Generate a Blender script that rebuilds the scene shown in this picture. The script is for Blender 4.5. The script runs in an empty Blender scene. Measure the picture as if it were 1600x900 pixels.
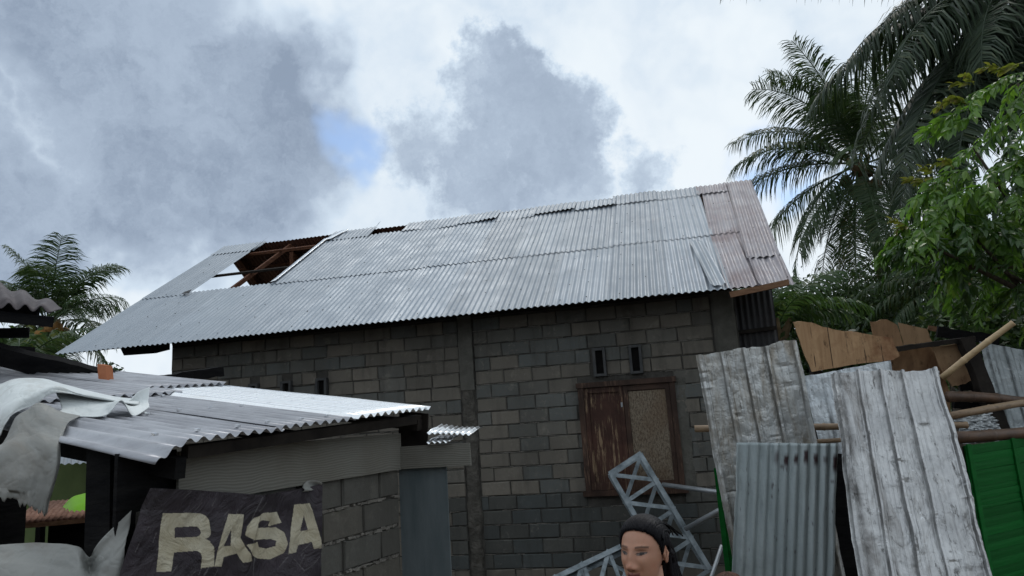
import bpy, bmesh, math, random
import numpy as np
from mathutils import Vector, Matrix, Euler

sc = bpy.context.scene
col = sc.collection
rng = random.Random(7)

# ------------------------------------------------------------------ camera
FPX = 1110.0                      # focal length in photo pixels (1600 wide)
CAM = np.array([0.0, 0.0, 2.05])
_up = np.array([-400.0, -6100.0, 1110.0]); _up /= np.linalg.norm(_up)
_X = np.array([5300.0, -550.0, -1110.0]); _X -= _up * (_X @ _up); _X /= np.linalg.norm(_X)
RM = np.array([_X, np.cross(_up, _X), _up])          # camera axes in world (right, down, forward as columns)

cam_data = bpy.data.cameras.new('camera')
cam = bpy.data.objects.new('camera', cam_data); col.objects.link(cam)
cam_data.sensor_width = 36.0
cam_data.lens = FPX / 1600 * 36.0
cam_data.clip_end = 2000
r_, u_, b_ = RM[:, 0], -RM[:, 1], -RM[:, 2]
cam.matrix_world = Matrix(((r_[0], u_[0], b_[0], CAM[0]), (r_[1], u_[1], b_[1], CAM[1]), (r_[2], u_[2], b_[2], CAM[2]), (0, 0, 0, 1)))
sc.camera = cam

def ray(x, y):
    d = RM @ np.array([x - 800, y - 450, FPX]); return d / np.linalg.norm(d)
def P(x, y, dep):                 # surveyed point: photo pixel + distance along the view axis
    return CAM + (RM @ np.array([x - 800, y - 450, FPX])) / FPX * dep
def on_plane(x, y, p0, n):
    d = ray(x, y); return CAM + d * (n @ (np.asarray(p0) - CAM) / (n @ d))

# ------------------------------------------------------------------ sky and sun
SUN_EL, SUN_AZ = math.radians(58), math.radians(14)   # azimuth from +Y towards +X
sunv = Vector((math.sin(SUN_AZ) * math.cos(SUN_EL), math.cos(SUN_AZ) * math.cos(SUN_EL), math.sin(SUN_EL)))
world = bpy.data.worlds.new('World'); sc.world = world; world.use_nodes = True
wt = world.node_tree; wt.nodes.clear()
def wn(t, **k):
    n = wt.nodes.new(t)
    for a, b in k.items(): setattr(n, a, b)
    return n
def wl(a, b): wt.links.new(a, b)
def wmath(op, a, b=None, clamp=False):
    n = wn('ShaderNodeMath', operation=op, use_clamp=clamp)
    for i, v in enumerate((a, b)):
        if v is None: continue
        if isinstance(v, (int, float)): n.inputs[i].default_value = v
        else: wl(v, n.inputs[i])
    return n.outputs[0]
def wnoise(vec, scale, detail, rough, dist=0.0):
    n = wn('ShaderNodeTexNoise'); wl(vec, n.inputs['Vector'])
    n.inputs['Scale'].default_value = scale; n.inputs['Detail'].default_value = detail
    n.inputs['Roughness'].default_value = rough; n.inputs['Distortion'].default_value = dist
    return n
def wmap(v, a, b, c, d, smooth=True):
    n = wn('ShaderNodeMapRange', interpolation_type='SMOOTHSTEP' if smooth else 'LINEAR'); wl(v, n.inputs[0])
    for i, q in enumerate((a, b, c, d)): n.inputs[i + 1].default_value = q
    return n.outputs[0]
tc = wn('ShaderNodeTexCoord'); DIR = tc.outputs['Generated']
nw = wnoise(DIR, 5.0, 4, 0.62)
sub = wn('ShaderNodeVectorMath', operation='SUBTRACT'); wl(nw.outputs['Color'], sub.inputs[0]); sub.inputs[1].default_value = (.5, .5, .5)
scl = wn('ShaderNodeVectorMath', operation='SCALE'); wl(sub.outputs[0], scl.inputs[0]); scl.inputs['Scale'].default_value = 0.26
add = wn('ShaderNodeVectorMath', operation='ADD'); wl(DIR, add.inputs[0]); wl(scl.outputs[0], add.inputs[1])
WD = add.outputs[0]
def blob(px, py, r0, r1, vec=None):             # a cloud (or gap) standing in one direction of the sky; radii in degrees
    d = wn('ShaderNodeVectorMath', operation='DISTANCE'); wl(vec or WD, d.inputs[0])
    d.inputs[1].default_value = tuple(ray(px, py))
    return wmap(d.outputs['Value'], math.radians(r0), math.radians(r1), 1.0, 0.0)
def vmax(*a):
    o = a[0]
    for b in a[1:]: o = wmath('MAXIMUM', o, b)
    return o
nw2 = wnoise(DIR, 9.0, 6, 0.66)
sub2 = wn('ShaderNodeVectorMath', operation='SUBTRACT'); wl(nw2.outputs['Color'], sub2.inputs[0]); sub2.inputs[1].default_value = (.5, .5, .5)
scl2 = wn('ShaderNodeVectorMath', operation='SCALE'); wl(sub2.outputs[0], scl2.inputs[0]); scl2.inputs['Scale'].default_value = 0.20
add2 = wn('ShaderNodeVectorMath', operation='ADD'); wl(DIR, add2.inputs[0]); wl(scl2.outputs[0], add2.inputs[1])
WD2 = add2.outputs[0]
big = vmax(blob(320, 190, 7, 14), blob(200, 70, 5, 12), blob(410, 270, 2, 6.5), blob(210, 320, 3, 8.5), blob(460, 110, 2, 7), blob(30, 350, 3, 8), blob(-80, 220, 2, 7))
cum = vmax(blob(790, 150, 3.2, 5.6, WD2), blob(865, 215, 3, 5.6, WD2), blob(740, 265, 2.6, 5.6, WD2), blob(650, 240, 1.2, 4, WD2), blob(1010, 272, .6, 3.6, WD2), blob(860, 285, 2, 6, WD2))
n1 = wnoise(WD, 2.6, 4, 0.58).outputs['Fac']
n2 = wnoise(WD2, 6.5, 6, 0.64).outputs['Fac']
field = wmap(n1, 0.42, 0.66, 0.0, 1.0)
puff = wmap(n2, 0.30, 0.72, 0.0, 1.0)
d0 = wmath('MULTIPLY', big, 0.86)
d1 = wmath('MULTIPLY', cum, 0.58)
dm = wmath('ADD', vmax(d0, d1), wmath('MULTIPLY', field, 0.22))
dm = wmath('MULTIPLY', dm, wmath('ADD', wmath('MULTIPLY', puff, 0.55), 0.66))
dark = wmath('MINIMUM', dm, 1.0, True)

ramp = wn('ShaderNodeValToRGB'); wl(dark, ramp.inputs[0])
el = ramp.color_ramp.elements
el[0].position = 0.0; el[0].color = (0.86, 0.93, 0.985, 1)
el[1].position = 1.0; el[1].color = (0.28, 0.35, 0.46, 1)
for p_, c_ in ((0.22, (0.65, 0.76, 0.88, 1)), (0.55, (0.43, 0.52, 0.645, 1))):
    e_ = el.new(p_); e_.color = c_
gap = vmax(blob(548, 268, 0.6, 3.4), blob(1190, 268, 0.6, 3.8), blob(1240, 300, 0.2, 2.6), blob(575, 250, 0.1, 2.4), blob(1330, 330, .2, 3))
gap = wmath('MULTIPLY', gap, 0.95)
sky = wn('ShaderNodeTexSky', sky_type='NISHITA'); sky.sun_disc = False
sky.sun_elevation = SUN_EL; sky.sun_rotation = SUN_AZ; sky.air_density = 1.0; sky.dust_density = 0.6
bg_sky = wn('ShaderNodeBackground'); wl(sky.outputs[0], bg_sky.inputs[0]); bg_sky.inputs[1].default_value = 0.15
bg_cl = wn('ShaderNodeBackground'); wl(ramp.outputs[0], bg_cl.inputs[0]); bg_cl.inputs[1].default_value = 1.0
mixs = wn('ShaderNodeMixShader'); wl(gap, mixs.inputs[0]); wl(bg_cl.outputs[0], mixs.inputs[1]); wl(bg_sky.outputs[0], mixs.inputs[2])
world.cycles.sampling_method = 'MANUAL'; world.cycles.sample_map_resolution = 512
wo = wn('ShaderNodeOutputWorld'); wl(mixs.outputs[0], wo.inputs[0])

sd = bpy.data.lights.new('sun', 'SUN'); sd.energy = 0.7; sd.angle = math.radians(18); sd.color = (1.0, 0.96, 0.9)
so = bpy.data.objects.new('sun', sd); col.objects.link(so)
so.rotation_euler = sunv.to_track_quat('Z', 'Y').to_euler(); so.location = (5, 10, 30)

sc.render.engine = 'CYCLES'
sc.view_settings.view_transform = 'Standard'; sc.view_settings.look = 'None'
sc.view_settings.exposure = 0.0; sc.view_settings.gamma = 1.0; sc.view_settings.use_curve_mapping = False
sc.cycles.max_bounces = 5; sc.cycles.use_adaptive_sampling = True; sc.cycles.adaptive_threshold = 0.025; sc.cycles.diffuse_bounces = 2; sc.cycles.glossy_bounces = 2; sc.cycles.transmission_bounces = 3; sc.cycles.transparent_max_bounces = 4; sc.cycles.use_denoising = True

# ------------------------------------------------------------------ materials
class NT:
    def __init__(s, name):
        s.m = bpy.data.materials.new(name); s.m.use_nodes = True; s.t = s.m.node_tree
        s.b = s.t.nodes['Principled BSDF']; s.out = s.t.nodes['Material Output']
        s.tc = s.n('ShaderNodeTexCoord'); s.obj = s.tc.outputs['Object']
    def n(s, t, **k):
        n = s.t.nodes.new(t)
        for a, b in k.items(): setattr(n, a, b)
        return n
    def l(s, a, b): s.t.links.new(a, b)
    def put(s, v, sock):
        if isinstance(v, (int, float)): sock.default_value = v
        elif isinstance(v, tuple): sock.default_value = (*v, 1) if len(v) == 3 and len(sock.default_value) == 4 else v
        else: s.l(v, sock)
    def mapv(s, scale, rot=(0, 0, 0), src=None):
        m = s.n('ShaderNodeMapping'); s.l(src or s.obj, m.inputs[0]); m.inputs['Scale'].default_value = scale; m.inputs['Rotation'].default_value = rot
        return m.outputs[0]
    def noise(s, scale, detail=5, rough=0.55, vec=None, dist=0.0, col=False):
        n = s.n('ShaderNodeTexNoise'); s.l(vec or s.obj, n.inputs['Vector'])
        n.inputs['Scale'].default_value = scale; n.inputs['Detail'].default_value = detail; n.inputs['Roughness'].default_value = rough; n.inputs['Distortion'].default_value = dist
        return n.outputs['Color' if col else 'Fac']
    def mr(s, v, a, b, c=0.0, d=1.0, smooth=False):
        n = s.n('ShaderNodeMapRange'); s.l(v, n.inputs[0])
        if smooth: n.interpolation_type = 'SMOOTHSTEP'
        for i, q in enumerate((a, b, c, d)): n.inputs[i + 1].default_value = q
        return n.outputs[0]
    def math(s, op, a, b=0.0, clamp=False):
        n = s.n('ShaderNodeMath', operation=op, use_clamp=clamp); s.put(a, n.inputs[0]); s.put(b, n.inputs[1]); return n.outputs[0]
    def mix(s, f, a, b, mode='MIX'):
        n = s.n('ShaderNodeMix', data_type='RGBA', blend_type=mode); s.put(f, n.inputs[0]); s.put(a, n.inputs[6]); s.put(b, n.inputs[7]); return n.outputs[2]
    def bump(s, h, strength=0.4, dist=0.01, prev=None):
        n = s.n('ShaderNodeBump'); s.l(h, n.inputs['Height']); n.inputs['Strength'].default_value = strength; n.inputs['Distance'].default_value = dist
        if prev: s.l(prev, n.inputs['Normal'])
        return n.outputs[0]
    def rand(s):
        return s.n('ShaderNodeObjectInfo').outputs['Random']
    def vary(s, c, amt):                       # per-object brightness
        h = s.n('ShaderNodeHueSaturation'); s.put(c, h.inputs['Color']); s.l(s.mr(s.rand(), 0, 1, 1 - amt, 1 + amt), h.inputs['Value']); return h.outputs[0]
    def done(s, c=None, rough=None, metal=None, normal=None, spec=None):
        if c is not None: s.put(c, s.b.inputs['Base Color'])
        if rough is not None: s.put(rough, s.b.inputs['Roughness'])
        if metal is not None: s.put(metal, s.b.inputs['Metallic'])
        if normal is not None: s.l(normal, s.b.inputs['Normal'])
        if spec is not None: s.b.inputs['Specular IOR Level'].default_value = spec
        return s.m

MAT = {}
def m_zinc(name, a, b, stain, metal=0.55, rough=(0.34, 0.55), streak=(9, .5, .5), amt=0.06, stain_lo=0.56, stain_hi=0.78, rot=(0, 0, 0)):
    t = NT(name)
    st = t.noise(1.0, 6, 0.6, t.mapv(streak, rot))
    c = t.mix(t.mr(st, .35, .65), a, b)
    pt = t.noise(1.7, 8, 0.65, dist=0.4)
    c = t.mix(t.mr(pt, stain_lo, stain_hi, 0, .85), c, stain)
    c = t.mix(t.mr(t.noise(38, 3, .6), .55, .8, 0, .25), c, tuple(x * .55 for x in stain))
    c = t.mix(t.mr(t.noise(1.3, 7, .7, t.mapv(tuple(q * 1.7 for q in streak), rot)), .60, .76, 0, .5), c, tuple(x * k for x, k in zip(stain, (.82, .70, .62))))
    r = t.mr(t.noise(3.2, 5), .3, .7, *rough)
    MAT[name] = t.done(t.vary(c, amt), r, metal, t.bump(t.noise(5, 4), .18, .01))
m_zinc('zinc_new', (.255, .295, .34), (.305, .345, .39), (.23, .262, .30), metal=.25, rough=(.42, .6), amt=.06, stain_lo=.60, stain_hi=.85)
m_zinc('zinc_mid', (.245, .278, .315), (.31, .345, .385), (.20, .22, .245), metal=.25, rough=(.42, .6), amt=.09)
m_zinc('zinc_rust', (.27, .25, .27), (.36, .345, .365), (.20, .15, .155), metal=.2, rough=(.45, .65), amt=.08, stain_lo=.42, stain_hi=.7)
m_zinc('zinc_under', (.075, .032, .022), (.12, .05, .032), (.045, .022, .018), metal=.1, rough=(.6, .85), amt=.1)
m_zinc('zinc_bright', (.84, .86, .88), (.90, .92, .94), (.78, .80, .82), metal=.85, rough=(.20, .32), streak=(.5, 9, .5), amt=.03)
m_zinc('zinc_grey', (.27, .275, .30), (.42, .43, .46), (.22, .215, .23), metal=.55, rough=(.4, .6), streak=(.6, 10, 1), amt=.08)
m_zinc('zinc_dark', (.030, .030, .033), (.05, .048, .05), (.03, .02, .018), metal=.2, rough=(.6, .8))
m_zinc('asbestos_dark', (.062, .052, .056), (.105, .09, .094), (.035, .03, .032), metal=0.0, rough=(.7, .9), streak=(6, 1, 1))
m_zinc('corrugated_green_grey', (.28, .325, .335), (.37, .415, .425), (.20, .23, .23), metal=.45, rough=(.38, .55), streak=(11, 1, .5), amt=.03)

_m = MAT['corrugated_green_grey']; _t = _m.node_tree; _b = _t.nodes['Principled BSDF']; _src = _b.inputs['Base Color'].links[0].from_socket
_a = _t.nodes.new('ShaderNodeVertexColor'); _a.layer_name = 'rust'; _x = _t.nodes.new('ShaderNodeMix'); _x.data_type = 'RGBA'
_t.links.new(_a.outputs['Color'], _x.inputs[0]); _t.links.new(_src, _x.inputs[6]); _x.inputs[7].default_value = (.028, .012, .014, 1); _t.links.new(_x.outputs[2], _b.inputs['Base Color'])

def m_battered(name, a, b, dirt, lo, hi, metal=.6, scale=2.2, fine=.57):
    t = NT(name)
    c = t.mix(t.mr(t.noise(4.0, 8, .7), .38, .64), a, b)
    d = t.noise(scale, 10, .72, t.mapv((3.4, 1, .8)), .8)
    c = t.mix(t.mr(d, lo, hi, 0, .95), c, dirt)
    d2 = t.noise(12, 8, .75, t.mapv((1.6, 1, .45)))
    c = t.mix(t.mr(d2, fine, fine + .08, 0, .85), c, tuple(x * .35 for x in dirt))
    ga = t.n('ShaderNodeVertexColor'); ga.layer_name = 'rib_shade_dirt'; c = t.mix(t.math('MULTIPLY', ga.outputs['Color'], t.mr(t.noise(10, 6, .7, t.mapv((1, 1, .3))), .3, .6)), c, tuple(x * .3 for x in dirt))
    v = t.n('ShaderNodeTexVoronoi', feature='DISTANCE_TO_EDGE'); v.inputs['Scale'].default_value = 5
    w = t.noise(6, 8, .78, dist=1.6)
    c = t.mix(t.mr(w, .60, .66, 0, .7), c, (.66, .68, .70))
    vw = t.n('ShaderNodeVectorMath', operation='ADD'); t.l(t.obj, vw.inputs[0]); t.l(t.noise(5, 3, .6, col=True), vw.inputs[1]); t.l(t.mapv((1, 1, .6), src=vw.outputs[0]), v.inputs['Vector'])
    bp = t.bump(t.mr(v.outputs['Distance'], 0, .12), .16, .012)
    bp = t.bump(t.noise(4, 5, .55, dist=.6), .6, .03, bp)
    bp = t.bump(t.noise(26, 5, .65), .25, .006, bp)
    MAT[name] = t.done(c, t.mr(t.noise(5, 6), .3, .7, .28, .55), metal, bp)
m_battered('sheet_muddy', (.44, .455, .455), (.58, .59, .58), (.31, .28, .235), .44, .62, metal=.45)
m_battered('sheet_silver', (.40, .405, .41), (.53, .535, .535), (.20, .19, .18), .52, .68)
m_battered('sheet_pale', (.58, .63, .67), (.70, .74, .77), (.33, .36, .38), .60, .80, metal=.3)
m_battered('sheet_grey', (.26, .29, .30), (.34, .37, .38), (.19, .20, .20), .5, .75, metal=.3)

def m_block(name, warm, cool, dark):
    t = NT(name); r = t.rand()
    w = t.n('ShaderNodeTexWhiteNoise', noise_dimensions='1D'); t.l(r, w.inputs['W'])
    c = t.mix(t.mr(r, .45, .75), warm, cool)
    c = t.mix(t.mr(w.outputs['Value'], .0, 1, 0, .55), c, dark)
    geo = t.n('ShaderNodeNewGeometry')
    pos = geo.outputs['Position']
    c = t.mix(t.mr(t.noise(1.1, 6, .6, pos), .40, .72, 0, .6), c, tuple(x * .72 for x in dark))
    c = t.mix(t.mr(t.noise(1.6, 6, .65, t.mapv((3.2, 3.2, .5), src=pos)), .52, .72, 0, .6), c, tuple(x * .55 for x in dark))
    c = t.mix(t.mr(t.noise(6.5, 7, .7, pos, .8), .62, .70, 0, .55), c, (.25, .235, .205))
    c = t.mix(t.mr(t.noise(28, 6, .7, pos), .35, .7, 0, .5), c, tuple(x * .6 for x in warm))
    c = t.mix(t.mr(t.noise(5, 7, .7, pos), .56, .74, 0, .4), c, tuple(min(1, x * 1.5) for x in warm))
    bp = t.bump(t.noise(9, 4, .6, pos), .35, .02)
    bp = t.bump(t.noise(75, 5, .7, pos), .6, .006, bp)
    MAT[name] = t.done(c, .93, 0, bp, .25)
m_block('house_block', (.215, .192, .160), (.125, .138, .136), (.085, .082, .074))
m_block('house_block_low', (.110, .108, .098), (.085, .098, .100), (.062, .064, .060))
m_block('shed_block', (.130, .120, .102), (.108, .106, .096), (.085, .080, .070))

def m_rough(name, a, b, scale=4, rough=.9, bump=.5, bscale=40, bdist=.008, amt=0.0, mp=(1, 1, 1), metal=0):
    t = NT(name); v = t.mapv(mp)
    c = t.mix(t.mr(t.noise(scale, 8, .62, v), .33, .68), a, b)
    if amt: c = t.vary(c, amt)
    bp = t.bump(t.noise(bscale, 5, .65, v), bump, bdist)
    bp = t.bump(t.noise(bscale * .2, 4, .6, v), bump * .6, bdist * 4, bp)
    MAT[name] = t.done(c, rough, metal, bp, .3 if metal else .1)
m_rough('mortar', (.050, .047, .042), (.085, .08, .072), 6, bscale=30, bump=.9, bdist=.015)
m_rough('mortar_light', (.14, .132, .118), (.21, .195, .172), 9, bscale=45, bump=.9, bdist=.012)
m_rough('plaster', (.085, .082, .072), (.13, .125, .11), 5, bscale=35, bump=.8, bdist=.012)
m_rough('rough_concrete', (.07, .066, .058), (.13, .12, .105), 9, bscale=22, bump=1, bdist=.03)
m_rough('cement_sheet', (.085, .105, .112), (.13, .15, .158), 2.5, .8, .2, 30, .004, mp=(3, 3, .6))
m_rough('vent_frame', (.055, .058, .06), (.09, .09, .09), 8)
m_rough('void_black', (.006, .006, .006), (.012, .011, .010), 5)
m_rough('timber_red', (.065, .028, .017), (.12, .055, .032), 3, .75, .3, 30, .004, mp=(8, 1, 8))
m_rough('timber_char', (.005, .005, .006), (.014, .0135, .0135), 5, .9, .6, 18, .012, mp=(1, 1, 3))
m_rough('timber_dark', (.014, .012, .011), (.032, .027, .023), 6, .85, .4, 25, .006)
m_rough('timber_brown', (.12, .065, .038), (.21, .12, .072), 5, .8, .4, 30, .005, mp=(1, 6, 6))
m_rough('brick_orange', (.33, .12, .06), (.42, .17, .09), 7, .9, .5, 40, .004)
m_rough('ground_soil', (.09, .075, .058), (.15, .125, .095), .8, .95, .6, 9, .04)
m_rough('steel_truss', (.11, .135, .15), (.35, .40, .43), 7, .5, .2, 40, .003, metal=.25)
m_rough('steel_rod', (.30, .32, .34), (.40, .42, .44), 6, .4, .2, 30, .003, metal=.5)
m_rough('green_wall', (.10, .135, .055), (.13, .17, .07), 2, .85, .2, 20, .004)
m_rough('lime_plastic', (.20, .50, .02), (.27, .60, .035), 1.5, .45, .3, 6, .02)
m_rough('roof_tile', (.22, .12, .085), (.34, .20, .15), 7, .85, .4, 30, .005, amt=.15)
m_rough('coconut', (.20, .10, .035), (.30, .17, .06), 6, .6, .2, 20, .004, amt=.2)
m_rough('coconut_dark', (.055, .035, .015), (.10, .065, .028), 6, .6, .2, 20, .004, amt=.2)
m_rough('coconut_green', (.10, .12, .03), (.16, .17, .05), 6, .6, .2, 20, .004, amt=.2)
m_rough('palm_trunk', (.10, .085, .07), (.19, .165, .14), 5, .9, .7, 14, .03, mp=(1, 1, 4))
m_rough('bark', (.055, .045, .035), (.10, .085, .065), 6, .9, .8, 20, .02, mp=(3, 3, 1))
m_rough('rafia', (.10, .07, .04), (.18, .13, .075), 5)
m_rough('foil', (.38, .40, .41), (.58, .60, .61), 6, .35, .8, 9, .05, metal=.6)
m_rough('cloth_maroon', (.10, .025, .03), (.14, .04, .045), 6, .9, .3, 60, .003)
m_rough('cloth_blue', (.03, .045, .09), (.05, .07, .13), 6, .9, .3, 60, .003)

def m_bamboo(name, a, b, dark):
    t = NT(name)
    c = t.mix(t.mr(t.noise(3, 6, .6, t.mapv((1, 1, 1))), .3, .7), a, b)
    c = t.mix(t.mr(t.noise(9, 8, .75, t.mapv((1, 4, 4))), .52, .7, 0, .75), c, dark)
    MAT[name] = t.done(c, .55, 0, t.bump(t.noise(40, 4), .3, .004))
m_bamboo('bamboo_tan', (.33, .23, .125), (.47, .35, .20), (.16, .09, .045))
m_bamboo('bamboo_brown', (.17, .11, .065), (.29, .205, .125), (.05, .032, .02))
m_bamboo('bamboo_black', (.045, .028, .02), (.14, .075, .042), (.01, .008, .007))

def m_green():
    t = NT('bamboo_green')
    c = t.mix(t.mr(t.noise(2.5, 7, .65, t.mapv((1, 1, 6))), .3, .7), (.003, .065, .012), (.008, .125, .022))
    c = t.mix(t.mr(t.noise(8, 8, .7, t.mapv((1, 1, 9))), .60, .75, 0, .6), c, (.006, .035, .012))
    MAT['bamboo_green'] = t.done(t.vary(c, .22), .6, 0, t.bump(t.noise(30, 4, .6, t.mapv((1, 1, 8))), .4, .006), .08)
m_green()

def m_ply(name, a, b, stain, grain=(2, 2, 26), amt=.1, seams=0.0, lo=.48):
    t = NT(name)
    g = t.noise(2.0, 7, .65, t.mapv(grain), .6)
    c = t.mix(t.mr(g, .3, .7), a, b)
    c = t.mix(t.mr(t.noise(2.1, 8, .65, dist=.7), lo, lo + .2, 0, .95), c, stain)
    c = t.mix(t.mr(t.noise(11, 8, .72, t.mapv((1.4, 1, .7))), .56, .70, 0, .85), c, tuple(x * .28 for x in stain))
    c = t.mix(t.mr(t.noise(3.3, 5, .6), .60, .74, 0, .7), c, tuple(min(1, x * 1.35) for x in b))
    if seams:
        w = t.n('ShaderNodeTexWave', wave_type='BANDS', bands_direction='X'); t.l(t.mapv((1, .2, .28)), w.inputs['Vector']); w.inputs['Scale'].default_value = seams; w.inputs['Distortion'].default_value = .35; w.inputs['Detail'].default_value = 2
        c = t.mix(t.math('MULTIPLY', t.mr(w.outputs['Fac'], .985, .999), t.mr(t.noise(6, 3), .4, .55)), c, (.05, .025, .014))
    MAT[name] = t.done(t.vary(c, amt), .8, 0, t.bump(g, .25, .005), .3)
m_ply('ply_orange', (.26, .150, .075), (.40, .255, .14), (.15, .06, .028), grain=(10, 2, 1.2), seams=2.1)
m_ply('ply_brown', (.20, .115, .06), (.29, .175, .095), (.12, .062, .033), grain=(8, 2, 2))
m_ply('ply_tan', (.25, .155, .085), (.34, .22, .125), (.17, .09, .048), grain=(6, 2, 2))

def m_shutter(name, paint, bare, lo, hi, mp):
    t = NT(name)
    g = t.noise(2.6, 8, .72, t.mapv(mp), .3)
    c = t.mix(t.mr(t.noise(1.2, 4, .6, t.mapv((1.3, 1, 1.3))), .42, .6, 0, 1), tuple(x * .45 for x in paint), paint)
    k = t.math('MULTIPLY', t.mr(g, lo, hi), t.mr(t.noise(2.1, 3, .5), .44, .58))
    c = t.mix(k, c, bare)
    c = t.mix(t.mr(t.noise(30, 5, .7, t.mapv((2, 1, .6))), .55, .75, 0, .6), c, tuple(x * .4 for x in paint))
    MAT[name] = t.done(c, .75, 0, t.bump(g, .3, .004), .3)
m_shutter('shutter_red', (.070, .031, .022), (.26, .18, .11), .52, .60, (13, 1, 1.0))
m_shutter('window_wood', (.068, .038, .027), (.15, .09, .06), .5, .62, (18, 1, 2))
def m_shutter_ply():
    t = NT('shutter_ply')
    n = t.noise(34, 7, .75, t.mapv((1.6, 1, .7)))
    c = t.mix(t.mr(n, .42, .58), (.095, .070, .050), (.235, .195, .145))
    c = t.mix(t.mr(t.noise(1.8, 5, .6), .46, .7, 0, .8), c, (.12, .075, .045))
    MAT['shutter_ply'] = t.done(c, .85, 0, t.bump(n, .3, .004), .25)
m_shutter_ply()

def m_fascia():
    t = NT('fascia_grain')
    w = t.n('ShaderNodeTexWave', wave_type='BANDS', bands_direction='Z'); t.l(t.mapv((.6, .6, 1)), w.inputs['Vector'])
    w.inputs['Scale'].default_value = 20; w.inputs['Distortion'].default_value = 16; w.inputs['Detail'].default_value = 2.0; w.inputs['Detail Scale'].default_value = .22
    c = t.mix(t.mr(w.outputs['Fac'], .1, .9), (.150, .146, .128), (.185, .179, .158))
    c = t.mix(t.mr(t.noise(2.2, 6, .6), .45, .75, 0, .6), c, (.12, .108, .085))
    MAT['fascia_grain'] = t.done(c, .8, 0, t.bump(w.outputs['Fac'], .30, .005), .15)
m_fascia()

def m_tarp(name, a, b, dirt, lo=.5):
    t = NT(name)
    c = t.mix(t.mr(t.noise(1.8, 6, .6), .35, .65), a, b)
    c = t.mix(t.mr(t.noise(2.6, 9, .7, dist=.6), lo, lo + .25, 0, .8), c, dirt)
    c = t.mix(t.mr(t.noise(36, 6, .7), .66, .74, 0, .7), c, (.10, .09, .08))
    v = t.n('ShaderNodeTexVoronoi', feature='DISTANCE_TO_EDGE'); v.inputs['Scale'].default_value = 3.2
    vw = t.n('ShaderNodeVectorMath', operation='ADD'); t.l(t.obj, vw.inputs[0]); t.l(t.noise(2.2, 4, .6, col=True), vw.inputs[1]); t.l(vw.outputs[0], v.inputs['Vector'])
    bp = t.bump(t.mr(v.outputs['Distance'], 0, .10), .18, .012)
    bp = t.bump(t.noise(2.6, 4, .5, dist=1.0), .40, .04, bp)
    bp = t.bump(t.noise(14, 5, .6, dist=.8), .18, .010, bp)
    MAT[name] = t.done(c, .5, 0, bp, .35)
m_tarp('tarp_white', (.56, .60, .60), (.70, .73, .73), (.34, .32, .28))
m_tarp('tarp_shaded', (.22, .225, .215), (.31, .31, .29), (.16, .14, .115))  # darker tarp copy, the hanging flap's shade is put into its colour

def m_banner():
    t = NT('banner_print')
    a = t.n('ShaderNodeVertexColor'); a.layer_name = 'print'
    c = t.mix(t.mr(t.noise(5, 8, .65), .45, .75, 0, .30), a.outputs['Color'], (.10, .095, .10))
    c = t.mix(t.mr(t.noise(17, 7, .7), .58, .75, 0, .35), c, (.045, .036, .036))
    bp = t.bump(t.noise(5, 6, .6, dist=1.2), .95, .05)
    bp = t.bump(t.noise(60, 3, .5, t.mapv((1, 1, 3))), .15, .004, bp)
    MAT['banner_print'] = t.done(c, .6, 0, bp, .35)
m_banner()

def m_leaf(name, a, b, tip, trans=.35, rough=.42, trans_gain=1.6, spec=.28):
    t = NT(name)
    geo = t.n('ShaderNodeNewGeometry')
    ri = geo.outputs['Random Per Island']
    c = t.mix(ri, a, b)
    w = t.n('ShaderNodeTexWhiteNoise', noise_dimensions='1D'); t.l(ri, w.inputs['W'])
    c = t.mix(t.mr(w.outputs['Value'], .86, 1, 0, .8), c, tip)
    c = t.vary(c, .16)
    t.done(c, rough, 0, None, spec)
    tr = t.n('ShaderNodeBsdfTranslucent')
    tc2 = t.mix(1.0, c, (trans_gain, trans_gain * 1.05, trans_gain * .5), 'MULTIPLY'); t.l(tc2, tr.inputs[0])
    mx = t.n('ShaderNodeMixShader'); mx.inputs[0].default_value = trans
    t.l(t.b.outputs[0], mx.inputs[1]); t.l(tr.outputs[0], mx.inputs[2]); t.l(mx.outputs[0], t.out.inputs['Surface'])
    MAT[name] = t.m
m_leaf('palm_leaf', (.026, .052, .024), (.054, .088, .036), (.11, .12, .045), .25)
m_leaf('palm_leaf_dark', (.020, .036, .022), (.042, .064, .036), (.075, .09, .04), .2)
m_leaf('palm_leaf_old', (.08, .075, .03), (.13, .115, .05), (.17, .12, .06), .25)
m_leaf('palm_leaf_young', (.045, .085, .035), (.07, .12, .05), (.13, .15, .07), .3)
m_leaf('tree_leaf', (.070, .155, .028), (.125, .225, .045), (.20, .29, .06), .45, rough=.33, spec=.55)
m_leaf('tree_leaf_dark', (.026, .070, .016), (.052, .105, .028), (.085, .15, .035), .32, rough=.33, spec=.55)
m_leaf('tree_leaf_new', (.12, .15, .032), (.18, .19, .045), (.22, .16, .05), .4)
m_leaf('bush_leaf', (.022, .042, .016), (.045, .080, .026), (.085, .11, .035), .25)

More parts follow.
